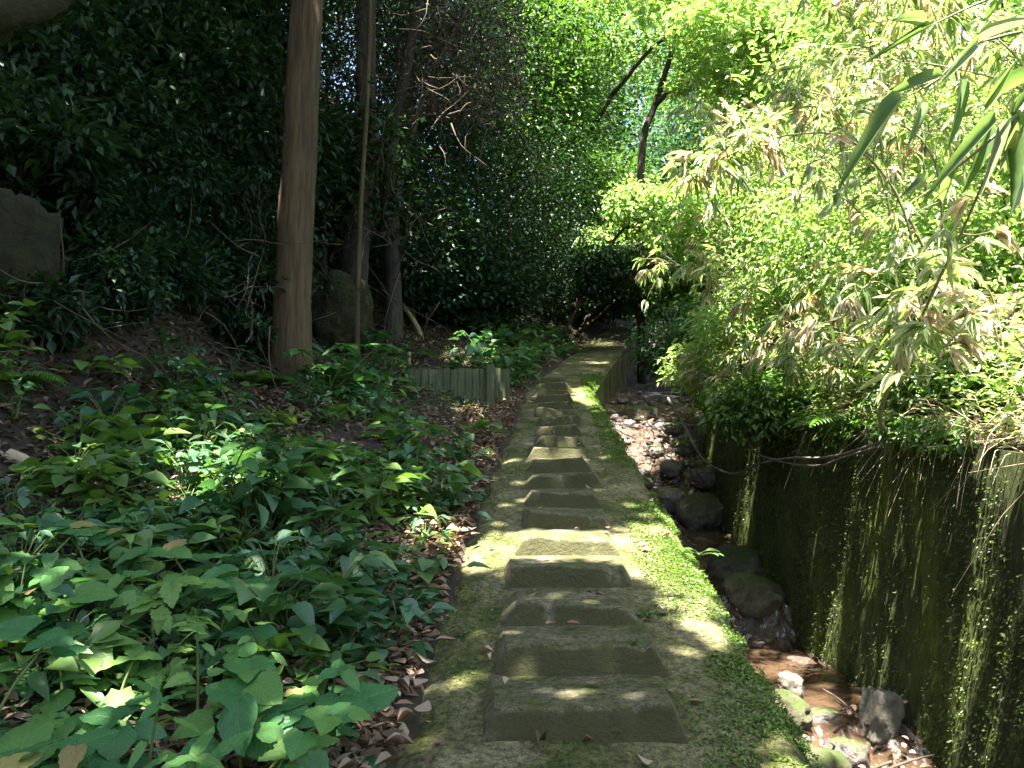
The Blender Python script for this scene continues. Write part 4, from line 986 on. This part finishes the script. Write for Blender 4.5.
def on_ramp(px, py):
    d = ray(px, py); t = CAMZ/(S-d[2]); p = CC+d*t
    for _ in range(4):
        z = step_top(p[0], p[1]); t = (z-CAMZ)/d[2]; p = CC+d*t
    return np.array([p[0], p[1], step_top(p[0], p[1])+.008])
NAMED = [(566, 628, .07, 'grey dry leaf on the third tread up'), (505, 688, .05, 'curled pale leaf left of the second tread'), (545, 744, .07, 'narrow curled leaf at the bottom of the steps'), (586, 736, .06, 'pale leaf under the lowest riser'),
         (623, 739, .055, 'dark leaf right of the pale one under the lowest riser'), (652, 766, .05, 'grey leaf at the bottom edge of the photo'), (668, 615, .06, 'brownish fallen leaf beside a red one on the right of the steps'), (645, 553, .05, 'pinkish dead leaf on the sunlit right ramp'),
         (483, 655, .05, 'grey leaf on the left ramp beside the litter'), (490, 662, .04, 'small dark leaf next to the grey one on the left ramp'), (472, 563, .04, 'little pale leaf on the left ramp at mid height'), (433, 765, .05, 'white-grey leaf at the lower left of the ramp')]
for px, py, L_, lab in NAMED: drop(on_ramp(px, py), L_, lab, None)
drop(on_ramp(663, 612), .035, 'tiny red leaf on the right of the steps', None, mat=M['redleaf'])
drop(on_ramp(641, 547), .035, 'tiny red leaf on the sunlit ramp right of the steps', None, mat=M['redleaf'])
for k in range(70):
    y = R0.uniform(2.4, 9); x = R0.uniform(float(l_edge(y))+.02, .88)
    drop(np.array([x, y, step_top(x, y)+.008]), R0.uniform(.02, .05), 'small dry leaf or scrap scattered on the concrete path', 'scattered leaves on the path')
for k in range(150):
    y = 2.0+3.5*R0.random()**1.4; u = R0.uniform(-.06, .3)*(1-.08*y); x = float(l_edge(y))-u
    z = max(float(ground_z(x, y)), float(ramp_z(y)) if u < 0 else -9)
    drop(np.array([x, y, z+.05+.0*R0.random()]), R0.uniform(.045, .08), 'dry brown leaf in the drift along the left edge of the path', 'leaves drifted along the path edge')
# moss and tiny plants on the ramp
def moss_xy(n):
    y = 2.0+9*R0.random(n)**1.5; s_ = -np.abs(R0.normal(0, .16, n))
    k = R0.random(n) < .28
    x = np.where(k, l_edge(y)+R0.random(n)*(r_edge(y)-l_edge(y)), r_edge(y)+s_+.03)
    g_ = fbm(x*3+2, y*3)+np.where(k, .02, .10) > R0.random(n)*.22
    inst = np.abs(x-(.235+.036*(y-2.7))) < .34
    return np.stack([x, y], -1)[g_ & ~inst]
XY = moss_xy(110000); n = len(XY)
P = np.stack([XY[:, 0], XY[:, 1], ramp_z(XY[:, 1])+fbm(XY[:, 0]*2, XY[:, 1]*2)*.03+R0.random(n)*.012-.004-.05*sm(.93, 1, (XY[:, 0]-l_edge(XY[:, 1]))/(r_edge(XY[:, 1])-l_edge(XY[:, 1])))**2], -1)
v, f, r = scatter(LEAF2, P, rand_dir(n)*np.array([1, 1, .6]), rand_dir(n)*.5+np.array([0, 0, 1.]), R0.uniform(.008, .02, n), R0.uniform(.006, .013, n))
o = solo('moss', v, f, M['moss'], 'tufts of green moss and tiny creepers along the edge of the concrete path', 'moss', rnd=r); o['kind'] = 'stuff'
# small weeds on the path
def weed(px, py, Ln, nl, lab, onr=True, Y=None):
    p = on_ramp(px, py) if onr else at(px, py, Y)
    root = thing('weed', lab, 'plant', p-np.array([0, 0, .012])); n = nl
    a = R0.uniform(0, 6.28, n); D = np.stack([np.cos(a), np.sin(a), R0.uniform(.1, .9, n)], -1)
    Q = p+D*Ln*R0.uniform(.3, 1.2, (n, 1))*np.array([1, 1, .8])
    v, f, r = scatter(OVAL, Q, D*np.array([1, 1, .2]), rand_dir(n)*.3+np.array([0, 0, 1.]), Ln*R0.uniform(.6, 1, n), Ln*.5); part('leaves', v, f, M['herbsmall'], root, r)
    v, f = cat_meshes([tube(curve([p-np.array([0, 0, .01]), (p+q)/2+np.array([0, 0, .004]), q], 4), .0015, 4) for q in Q]); part('stem', v, fixq(f), M['greenstem'], root)
weed(648, 618, .035, 16, 'little fern-like weed beside the steps near the red leaf')
weed(635, 671, .02, 8, 'tiny weed at the right corner of the second tread')
weed(700, 556, .075, 6, 'sunlit pale-leaved seedling on the path edge above the stream')
weed(537, 460, .04, 6, 'small weed left of the shaded middle steps')

# ------------------------------------------------------------------ right bank: bamboo, shrubs, ferns, dry grass
def fan(p, d, n, L, W, rng=R0):
    """a drooping fan of bamboo leaves at a twig tip"""
    P = p+rng.normal(0, .012, (n, 3)); a = np.linspace(-1, 1, n)+rng.normal(0, .15, n)
    d = norm(d); side = norm(np.cross(d, np.array([0, 0, 1.]))+1e-6)
    D = d[None]*.8+side[None]*a[:, None]*.75+np.array([0, 0, -.65])+rng.normal(0, .2, (n, 3))
    N = rng.normal(0, .45, (n, 3))+np.array([0, -.2, 1.])
    return P, D, N, L*rng.uniform(.65, 1.15, n), W*rng.uniform(.8, 1.2, n)
def bamboo(base, pts, label, nfan, L=.15, W=.024, r=.011, mat='bamboo', group=None, spread=.45, start=.3, nleaf=(5, 8), dry=.12, name='bamboo_plant'):
    base = np.array(base, float); root = thing(name, label, 'bamboo', base, group)
    C_ = curve([base-np.array([0, 0, .1])]+[np.array(p) for p in pts], 30)
    rr = np.linspace(r, r*.25, 30)*np.where(np.arange(30) % 4 == 0, 1.22, 1)
    v, f = tube(C_, rr, 7); part('culm', v, fixq(f), M['culm'], root)
    Lb = []; A = [[], [], [], [], []]; B = [[], [], [], [], []]
    for k in range(nfan):
        q = C_[int(np.clip((start+(1-start)*R0.random()**.8)*29, 2, 29))]
        d = norm(R0.normal(size=3)*np.array([1, 1, .5])+np.array([-.2, -.1, .1])); p = q+d*R0.uniform(.1, 1)*spread
        Lb.append(limb(q, p, .004, .0016, .15, 6, 4))
        g_ = fan(p, d, int(R0.integers(*nleaf)), L, W)
        for x, y in zip((B if R0.random() < dry else A), g_): x.append(y)
    v, f = cat_meshes(Lb); part('branches', v, fixq(f), M['culm'], root)
    for X, m_, nm in ((A, mat, 'foliage'), (B, 'drybamboo', 'dry_foliage')):
        if X[0]:
            v, f, rn = scatter(BAMB, *[np.concatenate(x) for x in X]); part(nm, v, f, M[m_], root, rn)
    return root
GB = 'bamboo stems in the sunlit thicket on the right bank'
nb_ = 0
for k in range(60):
    Y = R0.uniform(4.2, 10.5); s_ = R0.uniform(1.5, 1.5+3.5)
    x = float(r_edge(Y))+s_
    if x/Y > .78: continue
    b = foot(x, Y); h_ = R0.uniform(1.3, 2.9)
    tip = b+np.array([-R0.uniform(.2, 1.0), -R0.uniform(-.2, .7), h_])
    bamboo(b, [b+np.array([-.02, 0, h_*.4]), b+np.array([-.15, -.1, h_*.8]), tip, tip+np.array([-.35, -.2, -.12])], (lb_ := 'leafy bamboo stem '+('high on the right bank behind the bushes' if s_ > 3.4 else 'at the far left end of the thicket' if Y > 8.3 else 'in the middle of the sunlit thicket' if Y > 6.3 else 'near the right edge above the mossy wall')), int(R0.integers(26, 44)), group=lb_, L=R0.uniform(.11, .16), W=.024)
for k in range(16):
    Y = 4.0+5.4*(k+R0.random())/16; b = foot(float(r_edge(Y))+R0.uniform(1.5, 1.9), Y); h_ = R0.uniform(.45, .95)
    bamboo(b, [b+np.array([-.05, 0, h_*.7]), b+np.array([-.28, -.05, h_]), b+np.array([-.5, -.1, h_*.75]), b+np.array([-.62, -.12, h_*.35])], (lb_ := 'short bamboo drooping over the '+('near' if Y < 5.8 else 'middle' if Y < 7.6 else 'far')+' part of the wall top'), int(R0.integers(12, 20)), group=lb_, L=R0.uniform(.12, .17), W=.024, r=.006, spread=.22, start=.45, dry=.25)
# named bamboos
b = foot(3.1, 5.4)
bamboo(b, [at(900, 200, 5.3), at(850, 140, 5.2), at(790, 135, 5.1), at(735, 152, 5.0), at(685, 183, 5.0)], 'bamboo arching left with a pale sunlit spray of leaves in front of the gully', 44, L=.15, W=.022, spread=.2, start=.6, dry=.5)
b = hit(862, 462, 4); b = foot(2.5, 5.0)
bamboo(b, [at(880, 420, 4.6), at(925, 310, 4.2), at(965, 225, 3.8), at(1000, 140, 3.4)], 'long bare bamboo stem slanting up to the right from the wall top', 8, L=.16, W=.026, r=.014, start=.55, spread=.3)
for (px, py, Y, lab) in ((718, 420, 7.2, 'green bamboo sprig hanging over the wall beside the vine'), (706, 300, 7.5, 'bamboo tuft with drooping brownish leaves at the left end of the thicket'), (745, 320, 7.0, 'bamboo tuft with pale folded leaves near the left end of the thicket'), (830, 395, 5.8, 'bamboo sprig with two pale hanging leaves above the wall')):
    e = at(px, py, Y); b = foot(float(r_edge(Y))+1.75, Y+.2)
    bamboo(b, [b*.6+e*.4+np.array([0, 0, .45]), e+np.array([.1, 0, .28]), e+np.array([0, 0, .08])], lab, 7, L=.17, W=.024, start=.75, spread=.1, r=.007, dry=.3)
# the near branch in the upper right corner, leaf by leaf
nbt = thing('bamboo_branch', 'near bamboo branch with long blurred leaves hanging into the upper right corner', 'bamboo', foot(2.75, 1.25))
L2 = []
Yn = 1.7
stem = [np.array(nbt.location), np.array([2.3, 1.4, 2.3]), at(1120, 60, Yn), at(1015, 118, Yn), at(985, 150, Yn+.1)]
v, f = tube(curve(stem, 24), np.linspace(.012, .004, 24), 7); part('culm', v, fixq(f), M['culm'], nbt)
for q in (((1090, 20), (980, 42), (940, 78), (900, 100)), ((1015, 118), (960, 165), (925, 185)), ((1100, -30), (1000, -5), (925, 28))):
    v, f = tube(curve([at(x, y, Yn+.03*k) for k, (x, y) in enumerate(q)], 10), np.linspace(.004, .0018, 10), 5); L2.append((v, f))
for v, f in L2: part('branch', v, fixq(f), M['culm'], nbt)
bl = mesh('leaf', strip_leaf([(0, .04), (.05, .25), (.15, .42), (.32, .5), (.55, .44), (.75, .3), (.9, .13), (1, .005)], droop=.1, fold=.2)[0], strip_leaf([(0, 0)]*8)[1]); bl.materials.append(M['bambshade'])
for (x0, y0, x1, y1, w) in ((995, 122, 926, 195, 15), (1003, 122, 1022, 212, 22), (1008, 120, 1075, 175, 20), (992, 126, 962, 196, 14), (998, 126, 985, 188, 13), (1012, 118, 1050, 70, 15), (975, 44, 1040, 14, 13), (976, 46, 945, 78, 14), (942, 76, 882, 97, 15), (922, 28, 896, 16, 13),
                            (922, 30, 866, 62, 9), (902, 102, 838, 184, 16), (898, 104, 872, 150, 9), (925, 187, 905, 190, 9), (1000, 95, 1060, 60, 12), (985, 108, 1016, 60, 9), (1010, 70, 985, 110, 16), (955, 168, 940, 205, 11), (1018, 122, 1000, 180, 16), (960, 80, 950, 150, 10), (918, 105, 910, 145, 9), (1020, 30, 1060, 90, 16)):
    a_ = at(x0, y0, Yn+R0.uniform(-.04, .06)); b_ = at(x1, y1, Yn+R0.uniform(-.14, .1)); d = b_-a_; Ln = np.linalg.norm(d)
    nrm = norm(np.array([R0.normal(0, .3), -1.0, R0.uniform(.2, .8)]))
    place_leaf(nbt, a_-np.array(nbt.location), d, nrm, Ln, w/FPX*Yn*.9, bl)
# bank shrubs
BSH = [(760, 330, 8.2, .6, .5, 3800, 'lime', 'pale sunlit shrub at the left end of the right bank'), (700, 365, 9.6, .4, .3, 2200, 'lime', 'bright grassy tuft at the far end of the mossy wall'), (830, 250, 7.6, .9, .7, 7000, 'lime', 'lime-green shrub in the middle of the sunlit thicket'),
       (925, 290, 6.2, .7, .55, 5200, 'lime', 'sunlit shrub behind the slanting bamboo stem'), (1005, 230, 6.0, .8, .7, 5200, 'lime', 'bright shrub at the right edge under the near bamboo leaves'), (800, 170, 9.5, 1.1, .9, 8000, 'lime', 'tall lime-green bush above the thicket'),
       (930, 150, 8.2, 1.1, .9, 8000, 'lime', 'yellow-green bush behind the near bamboo leaves'), (770, 420, 6.9, .5, .25, 3600, 'midgreen', 'shaded green bush spilling over the wall top'), (1000, 350, 5.2, .6, .45, 1300, 'drybamboo', 'withered straw-coloured bush at the right edge above the wall'),
       (960, 400, 5.0, .45, .25, 2400, 'midgreen', 'low green bush on the wall top at right')]
for px, py, Y, rx, rz, n, mt, lab in BSH:
    c = at(px, py, Y); gz = float(ground_z(max(c[0], float(r_edge(Y))+1.5), Y)); c[2] = max(c[2], gz+.1)
    tree('bank_shrub', lab, 'shrub', foot(max(c[0], float(r_edge(Y))+1.55), Y+.1), c, (rx, rx*.8, rz), n, mt, L=.07, W=.035, tmpl=LEAF4, tr=.018, nb=10, cr=.24)
for bx, by_, n, lab in ((3.2, 2.2, 3000, 'leafy bush on the right bank just outside the right edge'), (4.6, 3.2, 3400, 'lime bush higher up beyond the right edge'), (4.0, .6, 3000, 'leafy bush on the bank level with the viewer'), (6.0, 2.0, 3600, 'bush well up the right bank beyond the frame'), (6.8, 4.6, 4000, 'tall bush high on the right bank beyond the frame'), (8.2, 7.2, 4500, 'large bush at the top of the right bank')):
    b = foot(bx, by_); tree('bank_shrub', lab, 'shrub', b, b+np.array([0, 0, .5]), (.85, .8, .6), n, 'lime', L=.09, W=.045, tmpl=LEAF4, tr=.02, nb=8, cr=.24)
# ferns
def fern(base, nf, L, label, mat='fern', rng=R0, group=None, az=None):
    root = thing('fern', label, 'fern', base, group)
    for k in range(nf):
        a = (k*2*math.pi/nf+rng.normal(0, .2)) if az is None else az+rng.uniform(-.9, .9)
        l = L*rng.uniform(.75, 1.15); h_ = np.array([math.cos(a), math.sin(a), 0]); m = 22
        t = np.linspace(0, 1, m)[:, None]; C_ = h_*t*l*.95+np.array([0, 0, 1.])*(t*.75-t**2*.72)*l
        T_ = norm(np.gradient(C_, axis=0)); sd = norm(np.cross(T_, [0, 0, 1.]))
        V1, F1 = tube(C_, np.linspace(.003, .001, m), 4)
        q = np.linspace(.1, 1, m-2); wl_ = l*.28*np.sin(np.pi*np.clip(q, .0, 1)**.75)**.9+.008
        Pq = np.concatenate([C_[2:], C_[2:]]); Dq = np.concatenate([sd[2:]+T_[2:]*.35, -sd[2:]+T_[2:]*.35])+np.array([0, 0, -.12])
        Nq = np.tile(np.array([[0, 0, 1.]]), (len(Pq), 1))+rng.normal(0, .1, (len(Pq), 3))
        v, f, rn = scatter(BAMB, Pq, Dq, Nq, np.concatenate([wl_, wl_]), l*.05)
        fo = link('frond', mesh('frond', np.concatenate([v, V1]), [np.concatenate([f])]+[x+len(v) for x in fixq(F1)], rnd=np.concatenate([rn, np.full(len(V1), .5)])), M[mat], root)
    return root
for px, py, Y, nf, L_, lab in ((850, 400, 5.7, 7, .5, 'big sunlit fern arching over the wall top'), (780, 405, 6.8, 7, .45, 'fern in half shade on the wall top left of the big sunlit one'), (905, 400, 5.4, 6, .4, 'fern beside the slanting bamboo stem on the wall top'), (740, 390, 7.8, 6, .4, 'bright fern near the far end of the wall'),
                               (815, 425, 6.1, 7, .42, 'dark fern hanging over the wall edge below the sunlit one'), (955, 430, 4.9, 6, .35, 'fern among dry grass at the right end of the wall')):
    p = at(px, py, Y); s_ = max(p[0]-float(r_edge(Y)), CH+.16); b = foot(float(r_edge(Y))+s_+.05, Y)
    fern(b, nf, L_, lab)
for px, py, nf, L_, lab in ((42, 190, 6, .42, 'pale green fern above the ochre rock'), (85, 195, 6, .4, 'fern on the bank right of the ochre rock top'), (14, 215, 6, .4, 'fern drooping over the ochre rock at the left edge'), (60, 250, 5, .34, 'small fern close against the right side of the ochre rock'), (10, 385, 5, .35, 'light green fern at the left edge below the dry twigs'), (255, 385, 6, .4, 'low fern in the shade left of the cedar foot'),
                            (190, 395, 5, .35, 'fern in the middle of the shaded left bank'), (385, 440, 5, .3, 'small fern before the fence by the path')):
    p = hit(px, py); fern(p, nf, L_, lab)
# dry grass and hanging straw along the wall top
Lb = []
for k in range(330):
    Y = R0.uniform(3.3, 8.2) if k > 190 else R0.uniform(3.4, 5.4)
    x = float(r_edge(Y))+CH+.14+R0.uniform(-.02, .3); z = float(wtop_z(Y))+R0.uniform(-.02, .16)
    p = np.array([x, Y, z]); d = np.array([-R0.uniform(.05, .35), R0.normal(0, .18), R0.uniform(-.55, .25)])*R0.uniform(.4, 1.1)
    Lb.append(tube(curve([p, p+d*.5+np.array([0, 0, .06]), p+d], 5), np.linspace(.0022, .001, 5), 4, cap=False))
v, f = cat_meshes(Lb); o = solo('dry_grass', v, f, M['drystem'], 'fringe of dry straw hanging over the top of the mossy wall', 'dry grass'); o['kind'] = 'stuff'
Lb = []
for k in range(900):
    Y = R0.uniform(3.4, 9.5); x = float(r_edge(Y))+R0.uniform(1.5, 4.5)
    p = foot(x, Y); d = norm(R0.normal(size=3)+np.array([0, 0, .6]))*R0.uniform(.2, .7)
    Lb.append(tube(np.array([p, p+d*.5+R0.normal(0, .02, 3), p+d]), np.linspace(.0024, .001, 3), 4, cap=False))
v, f = cat_meshes(Lb); o = solo('dry_stalks', v, f, M['drystem'], 'tangle of straw-coloured dead stalks through the right bank thicket', 'dead stalks'); o['kind'] = 'stuff'
def right_xy(n):
    y = R0.uniform(-1.5, 12, n); return np.stack([r_edge(y)+CH+.2+7*R0.random(n)**1.5, y], -1)
carpet(36000, right_xy, 'lime', .07, 'bank_cover', 'low leafy growth covering the sunlit right bank', 'ground cover', lift=.55)
carpet(7000, right_xy, 'drybamboo', .08, 'bank_litter', 'straw-coloured dead bamboo leaves on the right bank', 'leaf litter', lift=.12)
n = 6500                                                   # creepers spilling over the wall top
yy = R0.uniform(2.8, 10.3, n); hang = R0.random(n)**1.8*(.03+.6*np.clip(fbm(yy*1.6, yy*0+4)+.08, 0, 1)+.22*((yy > 5.6) & (yy < 7.6)))
dn = fbm(yy*2.3, yy*0+9)+.1*fbm(yy*9, yy*0) > -.02
yy = yy[dn]; hang = hang[dn]; n = len(yy)
P = np.stack([r_edge(yy)+CH+.16-R0.random(n)**2*.2, yy, wtop_z(yy)+.16*R0.random(n)-hang], -1)
v, f, r = scatter(LEAF4, P, rand_dir(n)*.6+np.array([-.4, 0, -.5]), rand_dir(n)*.5+np.array([-.5, 0, .8]), R0.uniform(.03, .06, n), R0.uniform(.018, .035, n))
o = solo('creeper', v, f, M['midgreen'], 'leafy creeper spilling over the top of the mossy wall', 'creeper', rnd=r, smooth=False); o['kind'] = 'stuff'
# gully-side undergrowth beyond the wall
for px, py, Y, n, lab in ((672, 350, 11.5, 2600, 'green tuft overhanging the stream beyond the wall'), (690, 330, 12.5, 2600, 'leafy bush on the right bank above the dark gully'), (660, 300, 15, 3600, 'shaded bush at the head of the gully'), (615, 300, 19, 3600, 'dim bush above the path end')):
    c = at(px, py, Y); tree('bank_shrub', lab, 'shrub', foot(c[0]+.1, Y+.1), c, (.6, .5, .45), n, 'coolgreen', L=.08, W=.04, tmpl=LEAF4, tr=.02, nb=8)
# vines looping down the wall
for pts, r_, lab in (([(668, 398, 9.4), (684, 425, 9.1), (700, 455, 8.8), (716, 468, 8.3), (735, 474, 7.9), (758, 464, 7.5), (790, 458, 7.0), (835, 456, 6.2), (868, 430, 5.9)], .013, 'pale vine looping from the wall end down over the rocks and along the wall'),
                     ([(728, 395, 7.9), (738, 430, 7.8), (752, 450, 7.5), (775, 460, 7.1), (815, 466, 6.4), (850, 455, 5.9), (880, 432, 5.6)], .010, 'thin dark vine drooping from the wall top behind the bamboo sprig'),
                     ([(806, 432, 6.1), (797, 455, 6.05), (788, 478, 6.0), (784, 490, 6.0)], .006, 'straight thin twig hanging down the wall face')):
    P = np.array([at(x, y, min(Y, (2.02+.0)/ray(x, y)[0]) if ray(x, y)[0] > .2 else Y) for x, y, Y in pts])
    P[-1] += np.array([.25, 0, 0])*(len(pts) > 4)
    v, f = tube(curve(P, 40), r_*np.linspace(1.1, .55, 40)*(1+.15*np.sin(np.arange(40)*1.7)), 7); solo('vine', v, fixq(f), M['hose'], lab, 'vine')
